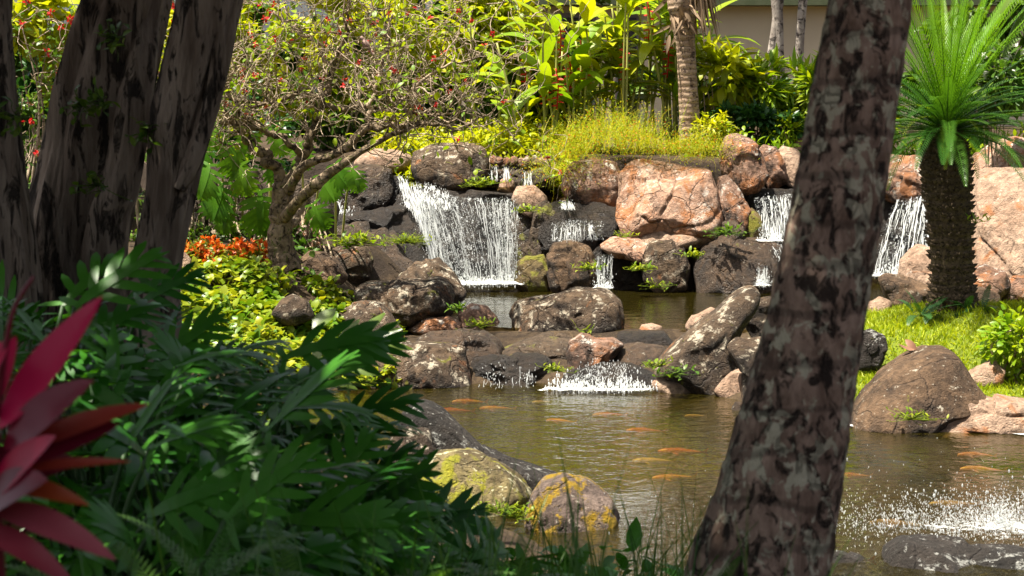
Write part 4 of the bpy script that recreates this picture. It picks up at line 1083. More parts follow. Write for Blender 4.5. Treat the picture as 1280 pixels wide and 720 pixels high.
# ---- small flowering tree with twisted branches
TD = 23.4
TREE_G = [
    [(358, 338, TD, 36), (353, 318, TD, 31), (350, 290, TD, 28), (352, 262, TD, 26), (352, 240, TD, 22)],
    [(352, 246, TD, 16), (344, 215, TD - .05, 13), (332, 196, TD - .1, 12), (312, 176, TD - .1, 11), (297, 160, TD - .1, 10), (283, 148, TD - .1, 9), (270, 140, TD - .1, 6), (262, 122, TD - .1, 4)],
    [(350, 245, TD, 13), (366, 222, TD, 13), (375, 200, TD + .1, 12), (384, 186, TD + .1, 11), (396, 150, TD + .15, 10), (402, 128, TD + .15, 9), (410, 112, TD + .2, 8), (418, 84, TD + .3, 6), (432, 40, TD + .3, 4), (440, 0, TD + .3, 3)],
    [(360, 240, TD - .05, 13), (380, 208, TD - .2, 11), (412, 196, TD - .3, 10), (436, 182, TD - .3, 10), (456, 162, TD - .3, 9), (484, 158, TD - .3, 7), (512, 157, TD - .3, 7), (548, 153, TD - .3, 5), (575, 162, TD - .3, 4), (604, 142, TD - .3, 3)],
    [(356, 272, TD - .1, 14), (374, 250, TD - .4, 13), (394, 232, TD - .5, 14), (410, 218, TD - .5, 12), (436, 200, TD - .5, 9), (460, 184, TD - .5, 7), (495, 167, TD - .5, 6), (520, 158, TD - .5, 4)],
    [(404, 132, TD + .15, 7), (430, 134, TD + .1, 7), (457, 132, TD + .1, 6), (488, 136, TD, 5), (530, 142, TD - .1, 4), (580, 138, TD - .1, 3)],
    [(378, 196, TD + .1, 9), (362, 178, TD - .1, 8), (345, 168, TD - .1, 7), (322, 160, TD - .2, 7), (304, 148, TD - .2, 6), (290, 120, TD - .2, 4), (268, 96, TD - .2, 3)],
    [(402, 126, TD + .15, 8), (384, 114, TD + .1, 7), (368, 118, TD + .1, 6), (345, 126, TD, 5), (320, 132, TD, 4), (290, 128, TD, 3)],
    [(457, 162, TD - .3, 7), (464, 130, TD - .2, 6), (474, 96, TD - .1, 5), (482, 60, TD, 4), (488, 20, TD, 3)],
    [(418, 88, TD + .3, 5), (402, 60, TD + .2, 4), (372, 34, TD + .1, 3), (340, 10, TD, 3)],
    [(484, 157, TD - .3, 5), (500, 132, TD - .5, 4), (524, 104, TD - .6, 4), (556, 84, TD - .6, 3), (600, 70, TD - .6, 2)],
    [(366, 282, TD + .2, 10), (376, 262, TD + .35, 9), (386, 246, TD + .4, 7), (400, 226, TD + .5, 5)],
]
b = W(356, 338, TD)
root = thing('flowering_tree', 'small twisted branching tree with red flowers left of the main waterfall', 'tree', tuple(b))
tw = MB(); ends = []; tr = MB()
for k, g_ in enumerate(TREE_G):
    P = np.array([np.append(W(x, y, d), max(w, 2) * d / FPX / 2) for x, y, d, w in g_]); n = 14 * len(g_)
    S = spline(P, n)
    S[:, :3] += fbm(np.stack([np.arange(n) * .22, np.full(n, k * 3.1), np.zeros(n)], 1), 2, 2)[:, None] * np.array([.06, .05, .05]) * np.minimum(1, np.arange(n) / 8)[:, None]
    add_tube(tr if k < 8 else tw, S[:, :3], S[:, 3], 14 if k < 5 else 9, trunk_disp(60 + k, .10, .10, 3) if k < 5 else None)
    for q in range(int(n * .35) if k else n - 2, n, 6 if k else 9): ends.append((S[q, :3], S[q, 3], norm(S[min(q + 1, n - 1), :3] - S[q - 1, :3])))
tips = []
def grow(p, r, d, lev):
    n = RNG.integers(5, 9); seg = RNG.uniform(.06, .13) * (1.25 if lev == 0 else 1.0)
    pts = [p]; dd = np.array(d)
    for i in range(n):
        dd = norm(dd + RNG.normal(size=3) * .42 + np.array([0, -.0, .10]))
        c = np.array([.1, TD, 3.3]); 
        pts.append(pts[-1] + dd * seg)
    S = spline(pts, n * 2); add_tube(tw, S, np.linspace(max(r * .7, .005), .003, len(S)), 5, cap=False)
    if lev < 2:
        for _ in range(RNG.integers(2, 4)):
            q = S[RNG.integers(len(S) // 3, len(S))]
            grow(q, r * .6, norm(dd + RNG.normal(size=3) * .9), lev + 1)
    tips.extend([S[-1], S[len(S) * 2 // 3], S[len(S) // 3]])
for (p, r, d) in ends:
    if p[2] < 2.55: continue
    grow(p, min(r, .022), norm(d + RNG.normal(size=3) * .8 + np.array([0, 0, .45])), 0)
# outer sprays filling the wide crown
for _ in range(62):
    x = RNG.uniform(250, 700); y = RNG.uniform(-70, 150) if x < 620 else RNG.uniform(0, 160)
    if y > 95 and RNG.random() < .45: continue
    grow(W(x, y, TD + RNG.uniform(-.9, 1.2)), .012, rdirs(1)[0] * np.array([1, .6, .7]), 1)
tr.build('trunk', bark_mat('flowering_tree_bark', (.12, .085, .05), (.27, .20, .13), patch=(.10, .10, .03), patch_amt=.45, dark=(.03, .02, .012), zs=.6, scale=8), root); tw.build('twigs', M['twig_bark'], root)
tips = np.array(tips)
mb = MB(); sel = tips[RNG.random(len(tips)) < .17]
sel = np.repeat(sel, 2, 0) + RNG.normal(size=(len(sel) * 2, 3)) * .05
leaf_cloud(mb, T_LEAF4, sel, (.055, .12), (.035, .075), up=.8); mb.build('crown', M['leaf_bright'], root)
sel = tips[np.random.default_rng(2).permutation(len(tips))[:95]]
for c in sel: blossom(root, c, .018, 9, (.03, .05), (.022, .034), M['red_flower'])

# perched dove
def bird(p, label):
    root = thing('dove', label, 'bird', tuple(p))
    M['dove'] = flat_mat('dove_feathers', (.30, .19, .155), (.22, .145, .12), rough=.7, scale=30)
    ax = norm(np.array([.55, -.1, -.8]))        # head to tail
    Pp = [p - ax * .085, p - ax * .075, p - ax * .055, p - ax * .03, p, p + ax * .04, p + ax * .075, p + ax * .12, p + ax * .19]
    rr = [.006, .018, .021, .019, .034, .036, .026, .014, .010]
    S = spline(np.column_stack([np.array(Pp), rr]), 40)
    mb = MB(); add_tube(mb, S[:, :3], S[:, 3], 14); mb.build('body', M['dove'], root)
    mb = MB(); h = p - ax * .078; f = norm(np.array([-.8, -.3, .15])); V, F = tube_arrays(np.array([h, h + f * .03]), [.007, .001], 6); mb.add(V, F); mb.build('beak', flat_mat('beak', (.03, .03, .03)), root)
    for sg in (-1, 1):
        mb = MB(); s = np.cross(ax, [0, -1, 0]); inst(mb, t_blade(5, None, .35), [p - ax * .03 + s * sg * .02 + np.array([0, -.02, 0])], ax, norm(s * sg + [0, -.9, 0]), .13, .05, .15, [.5]); mb.build('wing', M['dove'], root)
        mb = MB(); add_tube(mb, [p + [sg * .012, 0, -.025], p + [sg * .014 - .01, .005, -.075]], [.004, .003], 5); mb.build('leg', flat_mat('bird_leg', (.30, .09, .07)), root)
bird(W(456, 53, TD - .75), 'brown dove perched in the twigs of the red flowered tree')

# ---- palm with a brown skirt behind the pink boulder, and thin trunks by the building
st = [(863, 176, 30.4, 26), (862, 150, 30.4, 25), (860, 110, 30.4, 24), (857, 60, 30.4, 24), (853, 20, 30.4, 30), (851, 0, 30.4, 34), (848, -60, 30.4, 26), (842, -170, 30.4, 24), (830, -420, 30.4, 22)]
S = spline(np.array([np.append(W(x, y, d), w * d / FPX / 2) for x, y, d, w in st]), 90)
root = thing('fan_palm', 'slim palm with a hanging brown skirt behind the orange grass', 'palm', (S[0, 0], S[0, 1], 2.2))
def fp(th, t, C):
    z = C[:, 2][:, None] + 0 * th; f = z * 7 - np.floor(z * 7); return 1 + .05 * f + .06 * fbm(np.stack([np.cos(th + 0 * z), np.sin(th + 0 * z), z * 3], -1).reshape(-1, 3), 6, 3).reshape(z.shape)
mb = MB(); add_tube(mb, S[:, :3], S[:, 3], 24, fp); mb.build('trunk', M['far_palm_bark'], root)
M['dry'] = leaf_mat('dry_frond', (.20, .13, .075), (.34, .24, .15), rough=.8, trans=.2, tcol=(1, .9, .7))
mb = MB(); n = 70
a = RNG.random(n) * 6.28; c0 = W(862, -30, 30.4)
B = c0 + np.stack([.10 + np.cos(a) * .14, np.sin(a) * .16, RNG.uniform(-.2, .5, n)], 1)
inst(mb, T_LANCE, B, np.stack([np.cos(a) * .25 + .12, np.sin(a) * .25, np.full(n, -1.0)], 1), np.stack([np.cos(a), np.sin(a), 0 * a], 1), RNG.uniform(.5, 1.1, n), RNG.uniform(.03, .06, n), .15)
n = 60; B = W(853, 18, 30.35) + RNG.normal(size=(n, 3)) * np.array([.11, .11, .25]); inst(mb, T_LANCE, B, RNG.normal(size=(n, 3)) * .4 + np.array([0, -.3, -.8]), [0, -1, 0.2], RNG.uniform(.15, .4, n), RNG.uniform(.03, .07, n), .4)
mb.build('dry_skirt', M['dry'], root)
mb = MB(); frond_crown(mb, S[-1, :3], 9, 1.5, t_pinnate(26, .35, .02, 50, .35, .1), el=(.5, 1.3)); mb.build('crown', M['leaf_mid'], root)

for (lab, pts, w) in [('thin pale trunk leaning against the building wall, leftmost of three', [(958, 110), (964, 70), (970, 30), (976, -30)], 11), ('straight grey trunk before the building wall, middle of three', [(975, 115), (973, 60), (972, 20), (970, -40)], 13), ('slender spotted trunk before the building wall, rightmost of three', [(997, 110), (999, 60), (1002, 20), (1006, -40)], 11)]:
    S = spline(np.array([np.append(W(x, y, 38), w * 38 / FPX / 2) for x, y in pts] + [np.append(W(pts[-1][0] + 8, -260, 38), w * .8 * 38 / FPX / 2)]), 60)
    root = thing('slender_tree', lab, 'tree', (S[0, 0], S[0, 1], 2.3), 'slender trunks before the building')
    S = np.vstack([[S[0, 0], S[0, 1], 2.2, S[0, 3]], S])
    mb = MB(); add_tube(mb, S[:, :3], S[:, 3], 14, trunk_disp(int(w * 7), .05, .05)); mb.build('trunk', M['thin_bark'], root)
    mb = MB(); c = S[-1, :3]; leaf_cloud(mb, T_LANCE, c + RNG.normal(size=(160, 3)) * np.array([.5, .5, .3]), (.3, .6), (.06, .1), up=1); mb.build('crown', M['leaf_mid'], root)

# ---- palm outside the right edge, fronds hanging into the corner
root = thing('feather_palm', 'palm fronds drooping into the top right corner', 'palm', (8.2, 25.5, 1.6))
mb = MB(); S = spline([(8.2, 25.5, 1.4), (8.15, 25.4, 3.2), (8.0, 25.3, 5.2)], 40); add_tube(mb, S, np.full(40, .14), 16, fp); mb.build('trunk', M['far_palm_bark'], root)
mb = MB()
for (x, y, l) in [(1243, 40, 1), (1262, 66, 1), (1296, 80, 1)]:
    t = W(x, y, 25.0); c = S[-1]; d = t - c; d = norm(d) + np.array([0, 0, .55])
    inst(mb, T_PALM, [c], d, [0, 0, 1.0], np.linalg.norm(t - c) * 1.1, np.linalg.norm(t - c), 1.1, [RNG.random()])
frond_crown(mb, S[-1], 10, 2.0, T_PALM, el=(.5, 1.3)); mb.build('crown', M['leaf_mid'], root)

# ---- cycad
CD = 20.7
root = thing('cycad', 'cycad with upright bright new fronds and a thick dark trunk on the lawn', 'cycad', tuple(W(1192, 392, CD)))
st = [(1192, 402, CD, 76), (1191, 385, CD, 70), (1191, 355, CD, 62), (1188, 300, CD, 64), (1185, 250, CD, 68), (1183, 215, CD, 70), (1182, 190, CD, 62), (1182, 165, CD, 46), (1182, 148, CD, 20)]
S = spline(np.array([np.append(W(x, y, d), w * d / FPX / 2) for x, y, d, w in st]), 90)
M['cycad_bark'] = bark_mat('cycad_bark', (.05, .034, .02), (.125, .088, .052), dark=(.012, .009, .006), zs=1, scale=16, bump=.6)
mb = MB(); S[:, 3] *= .90; add_tube(mb, S[:, :3], S[:, 3] * .9, 30)
pyr = (np.array([(0, -.5, .1), (0, .5, .1), (.15, 0, -.35), (.15, 0, .5), (1, 0, .05)]), np.array([(0, 3, 4), (3, 1, 4), (1, 2, 4), (2, 0, 4)]))
rows = 52; per = 26
for k in range(rows):
    t = .03 + .86 * k / rows; i = t * 89; c = S[int(i), :3]; r = S[int(i), 3] * .88
    a = (np.arange(per) + .5 * (k % 2)) * 2 * math.pi / per + RNG.normal(size=per) * .06
    rad = np.stack([np.cos(a), np.sin(a), 0 * a], 1)
    inst(mb, pyr, c + rad * r, rad + np.array([0, 0, .55]), np.array([0, 0, 1.0]), RNG.uniform(.03, .085, per), RNG.uniform(.06, .075, per), .01)
mb.build('trunk', M['cycad_bark'], root)
M['cyc_new'] = leaf_mat('new_cycad_frond', (.10, .25, .012), (.19, .36, .02), rough=.4, trans=.45)
M['cyc_old'] = leaf_mat('old_cycad_frond', (.035, .12, .014), (.09, .21, .02), rough=.3, trans=.35)
T_CYC = t_pinnate(34, .125, .0058, 52, .06, .35, .45, .25, .007)
c0 = W(1183, 160, CD)
mb = MB(); n = 40
for k in range(n):
    a = k * 2.39996; e = 1.53 - .46 * math.sqrt((k + .5) / n)
    d = np.array([math.cos(a) * math.cos(e), math.sin(a) * math.cos(e), math.sin(e)])
    inst(mb, T_CYC, [c0 + d * .03], d, -np.array([math.cos(a), math.sin(a), 0.0]) + np.array([0, 0, .01]), RNG.uniform(1.5, 1.9), 1.05, RNG.uniform(.12, .6), [RNG.random()])
mb.build('new_fronds', M['cyc_new'], root)
mb = MB(); n = 92
for k in range(n):
    a = k * 2.39996 + RNG.uniform(-.15, .15); e = 1.0 - 1.05 * ((k + .5) / n)
    d = np.array([math.cos(a) * math.cos(e), math.sin(a) * math.cos(e), math.sin(e)])
    inst(mb, T_CYC, [c0 + d * .06 - np.array([0, 0, .06])], d, [0, 0, 1.0], RNG.uniform(1.0, 1.4), RNG.uniform(1.1, 1.3), RNG.uniform(.5, 1.25), [RNG.random()])
mb.build('old_fronds', M['cyc_old'], root)
mb = MB()
for (tx, ty, dy) in [(1215, 150, -.3), (1236, 168, -.1), (1140, 150, -.3), (1130, 118, -.2), (1182, 205, -.5), (1226, 100, 0)]:
    t = W(tx, ty, CD + dy); d = norm(t - c0) + np.array([0, 0, .8]); inst(mb, T_CYC, [c0], d, [0, 0, 1.0], np.linalg.norm(t - c0) * 1.35, .9, 1.7, [RNG.uniform(.5, 1)])
for k in range(5):
    a = k * 1.25; d = np.array([math.cos(a) * .35, math.sin(a) * .35, 1]); inst(mb, T_LANCE, [c0], d, [math.cos(a), math.sin(a), 0], .28, .05, -1.4, [.9])
mb.build('young_fronds', M['leaf_bright'], root)
# ================================================================== BUILDING
def box(mb, lo, hi):
    x0, y0, z0 = lo; x1, y1, z1 = hi
    V = [(x0, y0, z0), (x1, y0, z0), (x1, y1, z0), (x0, y1, z0), (x0, y0, z1), (x1, y0, z1), (x1, y1, z1), (x0, y1, z1)]
    mb.add(V, np.array([(0, 3, 2, 1), (4, 5, 6, 7), (0, 1, 5, 4), (1, 2, 6, 5), (2, 3, 7, 6), (3, 0, 4, 7)]))
BY = 43.0
M['plaster'] = flat_mat('beige_plaster', (.66, .56, .42), (.70, .60, .45), rough=.9, scale=1.5, bump=.1)
M['eave'] = flat_mat('green_grey_eave', (.10, .125, .06), (.13, .15, .08), rough=.7, scale=4)
M['darkglass'] = flat_mat('dark_window', (.03, .025, .03), (.05, .04, .05), rough=.2, scale=2)
M['mauve'] = flat_mat('grey_frame', (.20, .17, .18), (.25, .21, .22), rough=.6, scale=2)
p0 = W(905, 95, BY); root = thing('building', 'plain beige building wall behind the shrubs', 'building', (p0[0], BY, 2.4))
xl = W(560, 0, BY)[0]; xr = W(1420, 0, BY)[0]; zt = W(0, 8, BY)[2]
mb = MB(); box(mb, (xl, BY, 1.9), (xr, BY + 6, zt + .002)); mb.build('wall', M['plaster'], root, smooth=False)
mb = MB(); box(mb, (W(880, 0, BY)[0], BY - .5, zt), (xr + .3, BY + 6.2, zt + .35)); box(mb, (xl - .3, BY - .5, zt + .01), (W(880, 0, BY)[0] - .002, BY + 6.2, zt + .36)); mb.build('eave', M['eave'], root, smooth=False)
for (a, b_) in [(700, 745), (770, 800), (1200, 1250)]:
    x0, x1 = W(a, 0, BY)[0], W(b_, 0, BY)[0]
    mb = MB(); box(mb, (x0, BY - .04, 2.6), (x1, BY + .1, zt - .15)); wn_ = mb.build('window', M['mauve'], root, smooth=False)
    mb = MB(); box(mb, (x0 + .08, BY - .06, 2.7), (x1 - .08, BY - .02, zt - .25)); mb.build('pane', M['darkglass'], wn_, smooth=False)

# ================================================================== BACKGROUND SHRUBS
def shrub(name, label, cat, px, py, d, w, h, dp, mat, tmpl, n, L, Wd, group=None, up=.6, hang=.1, flowers=0, fmat=None, base=None, lump=.35, stems=10, part='foliage', fs=(.03, .05)):
    """px,py = middle of the crown; w,h in photo pixels"""
    c = W(px, py, d); s = d / FPX
    b = np.array([c[0], c[1], gz(c[0], c[1]) if base is None else base])
    root = thing(name, label, cat, tuple(b), group)
    nc = 26; cc = rdirs(nc) * (RNG.random((nc, 1)) ** .4)
    cc = c + cc * np.array([w * s / 2, dp / 2, h * s / 2])
    own = RNG.integers(0, nc, n)
    sp = min(w * s, h * s, dp) * lump * .55
    o = rdirs(n) * RNG.random((n, 1)) ** .5
    P = cc[own] + o * sp
    P[:, 2] = np.maximum(P[:, 2], b[2] + .03)
    out = norm(P - c) * .7 + o * .6
    mb = MB(); leaf_cloud(mb, tmpl, P, L, Wd, up=up, out=out, hang=hang, rnd=np.clip(.5 + .5 * RNG.normal(size=n) * .5 + .25 * RNG.normal(size=nc)[own], 0, 1))
    mb.build(part, mat, root)
    mb = MB()
    for k in range(stems):
        q = cc[k % nc]; r0 = b + np.array([RNG.normal() * .12, RNG.normal() * .12, -.05])
        Sx = spline([r0, (r0 + q) / 2 + RNG.normal(size=3) * .12, q], 10); add_tube(mb, Sx, np.linspace(.02, .006, 10), 5)
    mb.build('stem', M['twig_bark'], root)
    if flowers:
        idx = RNG.integers(0, n, flowers)
        for i in idx: blossom(root, P[i] + out[i] * .06, fs[0] * .7, 9, fs, (fs[0] * .8, fs[1] * .8), fmat)
    return root
GREEN = 'leafy shrubs behind the upper garden'
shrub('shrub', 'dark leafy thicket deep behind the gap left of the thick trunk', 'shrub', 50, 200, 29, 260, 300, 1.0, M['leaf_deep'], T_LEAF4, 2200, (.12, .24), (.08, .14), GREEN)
for a in [('dark leafy shrub filling the gap behind the far left trunks', 10, 160, 27.5, 190, 330, 1.2, 'leaf_mid', 1500), ('tangled red flowered shrub seen between the left trunks', 110, 120, 27, 170, 260, 1.2, 'leaf_bright', 1700),
          ('dark green shrub behind the left side of the flowering tree', 290, 170, 27.5, 150, 170, 1.0, 'leaf_deep', 1700)]:
    shrub('shrub', a[0], 'shrub', a[1], a[2], a[3], a[4], a[5], a[6], M[a[7]], T_LEAF4, a[8], (.07, .15), (.04, .09), GREEN, flowers=26 if 'red' in a[0] else 6, fmat=M['red_flower'])
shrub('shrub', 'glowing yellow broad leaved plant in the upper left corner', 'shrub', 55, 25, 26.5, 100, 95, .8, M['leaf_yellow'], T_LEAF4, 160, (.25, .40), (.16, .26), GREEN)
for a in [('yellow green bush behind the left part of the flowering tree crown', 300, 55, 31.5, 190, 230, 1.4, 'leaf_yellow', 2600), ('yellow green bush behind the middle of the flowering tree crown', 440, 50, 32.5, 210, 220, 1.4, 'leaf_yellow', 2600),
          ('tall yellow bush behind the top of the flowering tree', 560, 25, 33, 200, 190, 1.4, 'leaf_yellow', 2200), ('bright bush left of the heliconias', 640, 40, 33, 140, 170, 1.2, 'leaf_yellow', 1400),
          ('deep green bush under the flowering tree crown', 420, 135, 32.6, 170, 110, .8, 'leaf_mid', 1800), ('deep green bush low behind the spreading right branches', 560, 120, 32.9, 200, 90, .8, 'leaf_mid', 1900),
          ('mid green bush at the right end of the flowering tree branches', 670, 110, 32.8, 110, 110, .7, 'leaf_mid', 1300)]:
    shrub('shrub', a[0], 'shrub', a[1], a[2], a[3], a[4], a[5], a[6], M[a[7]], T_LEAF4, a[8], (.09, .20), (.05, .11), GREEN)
for k, a in enumerate([('far dark green tree behind the garden at the left', 60, 60, 38), ('far dark green tree behind the flowering tree', 380, 50, 39), ('far green tree behind the heliconias', 620, 50, 38.5)]):
    c = W(a[1], a[2], a[3])
    rt = shrub('garden_tree', a[0], 'tree', a[1], a[2], a[3], 400, 380, 1.8, M['leaf_mid'], T_LEAF4, 4200, (.2, .4), (.12, .24), 'far garden trees', part='crown', stems=6)
# twiggy branches seen between the trunks and above
mb = MB(); tips2 = []
for _ in range(140):
    p = W(RNG.uniform(20, 300), RNG.uniform(0, 210), RNG.uniform(25.2, 26.2)); d = rdirs(1)[0]
    pts = [p]
    for i in range(6): d = norm(d + RNG.normal(size=3) * .4); pts.append(pts[-1] + d * .11)
    add_tube(mb, spline(pts, 12), np.linspace(.008, .003, 12), 5, cap=False); tips2 += pts[2::2]
root = thing('twiggy_shrub', 'bare twiggy shrub with red blooms behind the big left trunks', 'shrub', tuple(W(120, 300, 25.8)))
for x in (40, 110, 170, 250):
    add_tube(mb, spline([W(x + 10, 330, 25.8), W(x, 240, 25.7), W(x + RNG.uniform(-20, 20), 130, 25.7), W(x + RNG.uniform(-30, 30), 30, 25.7)], 30), np.linspace(.03, .008, 30), 6)
mb.build('twigs', M['twig_bark'], root)
tips2 = np.array(tips2)
mb = MB(); leaf_cloud(mb, T_LEAF4, np.repeat(tips2, 3, 0) + RNG.normal(size=(len(tips2) * 3, 3)) * .06, (.05, .1), (.03, .06)); mb.build('foliage', M['leaf_mid'], root)
for c in tips2[np.random.default_rng(4).permutation(len(tips2))[:70]]: blossom(root, c, .03, 12, (.05, .08), (.03, .05), M['red_flower'])

# ---- heliconia clumps
M['stalk'] = leaf_mat('pale_stalk', (.34, .36, .09), (.44, .42, .14), trans=.1)
T_BANANA = t_blade(8, lambda u: (0.06 if u < .12 else math.sin(math.pi * min((u - .1) / .9, .99) ** .75) ** .6), .22)
def heliconia(label, px, d, n, hh, spread, fl, mat='leaf_bright'):
    b = W(px, 185, d); b[2] = gz(b[0], b[1])
    root = thing('heliconia', label, 'heliconia', tuple(b), 'heliconia clumps in the upper garden')
    st = MB(); lf = MB()
    for k in range(n):
        p = b + np.array([RNG.normal() * spread, RNG.normal() * .25, 0]); h = hh * RNG.uniform(.55, 1.05)
        lean = np.array([RNG.normal() * .12, RNG.normal() * .08, 1])
        top = p + lean * h; S = spline([p, p + lean * h * .5 + RNG.normal(size=3) * .03, top], 10); add_tube(st, S, np.linspace(.028, .014, 10), 7)
        for j in range(RNG.integers(4, 7)):
            q = S[RNG.integers(4, 10)]; a = RNG.uniform(0, 6.28)
            dd = np.array([math.cos(a), math.sin(a) * .7 - .15, RNG.uniform(.3, 1.6)])
            L = RNG.uniform(.55, 1.05); inst(lf, T_BANANA, [q], dd, [-math.cos(a) * .6, -math.sin(a) * .6 - .2, 1], L, L * RNG.uniform(.22, .30), RNG.uniform(.5, 1.7), [RNG.random()])
    for k in range(fl):
        p = b + np.array([RNG.normal() * spread * 1.1, -.3 + RNG.normal() * .15, hh * RNG.uniform(.45, .95)])
        fm = MB(); add_tube(fm, spline([p + [0, 0, .35], p + [.04, 0, .1], p + [.02, 0, -.3]], 10), np.full(10, .012), 5)
        for j in range(9):
            q = p + np.array([.03, 0, .25 - j * .06]); s = 1 if j % 2 else -1
            inst(fm, T_LANCE, [q], [s * .8, -.2, -.3], [0, -.6, 1], .11, .06, -.4, [RNG.random()])
        fm.build('flower', M['red_flower'], root)
    st.build('stems', M['stalk'], root); lf.build('leaves', M[mat], root)
for a in [('heliconia clump with pale bare stalks at the left', 700, 31.2, 10, 2.2, .28, 2, 'leaf_bright'), ('tall yellow green heliconia clump with red hanging flowers left of the slim palm', 735, 31.9, 12, 2.6, .32, 3, 'leaf_yellow'),
          ('dense glowing heliconia clump in the middle of the upper garden', 775, 31.5, 12, 2.4, .34, 2, 'leaf_yellow'), ('heliconia clump with dark red bracts just left of the slim palm', 825, 31.6, 11, 2.7, .3, 3, 'leaf_bright'),
          ('heliconia clump half behind the slim palm', 850, 32.4, 9, 2.6, .3, 1, 'leaf_bright'), ('tall heliconia clump behind the flowering tree branches', 655, 32.6, 10, 2.3, .4, 2, 'leaf_yellow'),
          ('leaning heliconia leaves at the back of the yellow bush', 600, 33.5, 8, 2.6, .4, 0, 'leaf_yellow')]: heliconia(*a)

# ---- ginger and split leaf shrubs at the right of the slim palm
for a in [('broad leaved yellow green shrub directly right of the slim palm', 905, 95, 31.3, 70, 90, .7, 'leaf_yellow', T_LEAF4, 260, (.25, .42), (.10, .17)), ('lance leaved green shrub in front of the building wall', 955, 115, 31.6, 110, 80, .8, 'leaf_bright', T_LANCE, 700, (.22, .42), (.05, .09)),
          ('lance leaved shrub touching the palm trunk edge in front of the building', 1015, 120, 31.4, 90, 100, .8, 'leaf_bright', T_LANCE, 800, (.22, .42), (.04, .08)), ('dark low shrub beneath the lance leaved shrubs', 935, 160, 30.7, 150, 45, .5, 'leaf_deep', T_LEAF4, 1200, (.10, .2), (.05, .1)),
          ('yellow fern like shrub at the foot of the slim palm', 890, 160, 30.0, 50, 40, .4, 'leaf_yellow', T_LANCE, 420, (.08, .16), (.02, .04)), ('bright low shrub above the smooth pink boulder', 985, 165, 30.6, 70, 30, .4, 'leaf_bright', T_LANCE, 420, (.12, .22), (.03, .05)),
          ('green shrub behind the leaning palm trunk', 1075, 140, 31, 100, 140, .8, 'leaf_bright', T_LANCE, 900, (.2, .4), (.05, .09)), ('dark leafy shrub behind the lance leaved shrubs', 960, 140, 32.6, 210, 80, .6, 'leaf_deep', T_LEAF4, 1500, (.15, .28), (.08, .14))]:
    shrub('shrub', a[0], 'shrub', *a[1:7], M[a[7]], a[8], a[9], a[10], a[11], GREEN, up=.8)
M['white_flower'] = leaf_mat('white_flower', (.75, .75, .68), (.8, .8, .72), trans=.2, tcol=(1, 1, .9))
shrub('shrub', 'white flowered shrub right of the cycad crown', 'shrub', 1250, 108, 26.3, 95, 90, .8, M['leaf_mid'], T_LEAF4, 900, (.12, .22), (.05, .09), GREEN, flowers=26, fmat=M['white_flower'], fs=(.06, .1))
shrub('shrub', 'tall green shrub behind the cycad fronds', 'shrub', 1190, 80, 30.5, 220, 220, 1.0, M['leaf_mid'], T_LEAF4, 2200, (.12, .25), (.06, .12), GREEN)
shrub('shrub', 'small rounded bush with yellow leaves on the lawn at the right edge', 'shrub', 1268, 434, 18.7, 80, 76, .5, M['leaf_bright'], T_LEAF4, 620, (.06, .12), (.04, .075), None, up=.8, lump=.6)

# ---- orange tipped grassy plant on the pink boulder
M['firecracker'] = leaf_mat('firecracker_stems', (.20, .33, .015), (.56, .44, .03), trans=.5)
M['orange_tip'] = leaf_mat('orange_tips', (.60, .10, .01), (.70, .22, .02), trans=.25, tcol=(1, .8, .5))
def firecracker(label, px, py, d, w, h, n, droop):
    c = W(px, py, d); s = d / FPX; root = thing('firecracker_plant', label, 'plant', tuple(c), 'orange flowered grassy plants above the boulders')
    mb = MB(); fl = MB()
    B = c + np.stack([RNG.normal(size=n) * w * s * .25, RNG.normal(size=n) * .18, RNG.uniform(-.1, .1, n)], 1)
    a = RNG.uniform(0, 6.28, n); e = RNG.uniform(.2, 1.45, n)
    d_ = np.stack([np.cos(a) * np.cos(e), np.sin(a) * np.cos(e) - .15, np.sin(e)], 1)
    L = RNG.uniform(.25, .55, n) * h * s / .5; kap = RNG.uniform(.3, 1.7, n) * droop
    inst(mb, t_blade(5, lambda u: 1 - .8 * u, .3), B, d_, [0, 0, 1.0], L, RNG.uniform(.004, .008, n), kap)
    # leaflets along the stems
    m = n * 5; i = RNG.integers(0, n, m); u = RNG.uniform(.25, 1, m)
    nr = np.array([0, 0, 1.0]) - (d_[:, 2:3]) * d_; nr = norm(nr)
    k = kap[i] * 1.0; P = RNG.normal(size=(m, 3)) * .045 + B[i] + (np.sin(k * u) / k * L[i])[:, None] * d_[i] - ((1 - np.cos(k * u)) / k * L[i])[:, None] * nr[i]
    leaf_cloud(mb, T_LEAF, P, (.02, .065), (.006, .016), up=.8)
    sel = RNG.random(m) < .14; leaf_cloud(fl, T_LEAF, P[sel], (.02, .045), (.010, .016), up=0, hang=.5)
    mb.build('stems', M['firecracker'], root); fl.build('flowers', M['orange_tip'], root)['kind'] = 'stuff'
firecracker('orange flecked grass clump trailing left beside the dark fronted boulder', 716, 190, 28.7, 60, 55, 230, 1.3)
firecracker('orange flecked grass clump spilling over the big pink boulder', 812, 186, 28.6, 130, 46, 420, .9)
firecracker('taller brown orange grass clump behind the boulders left of the slim palm', 775, 170, 29.2, 90, 60, 300, .7)
firecracker('yellow green grass clump hanging at the right top of the pink boulder', 875, 192, 28.6, 60, 46, 240, 1.1)
firecracker('wispy clump hanging over the upper trickles', 690, 215, 28.5, 30, 60, 130, 1.5)
firecracker('yellow grass clump at the back between boulder and garden', 740, 172, 30.0, 90, 40, 220, .8)

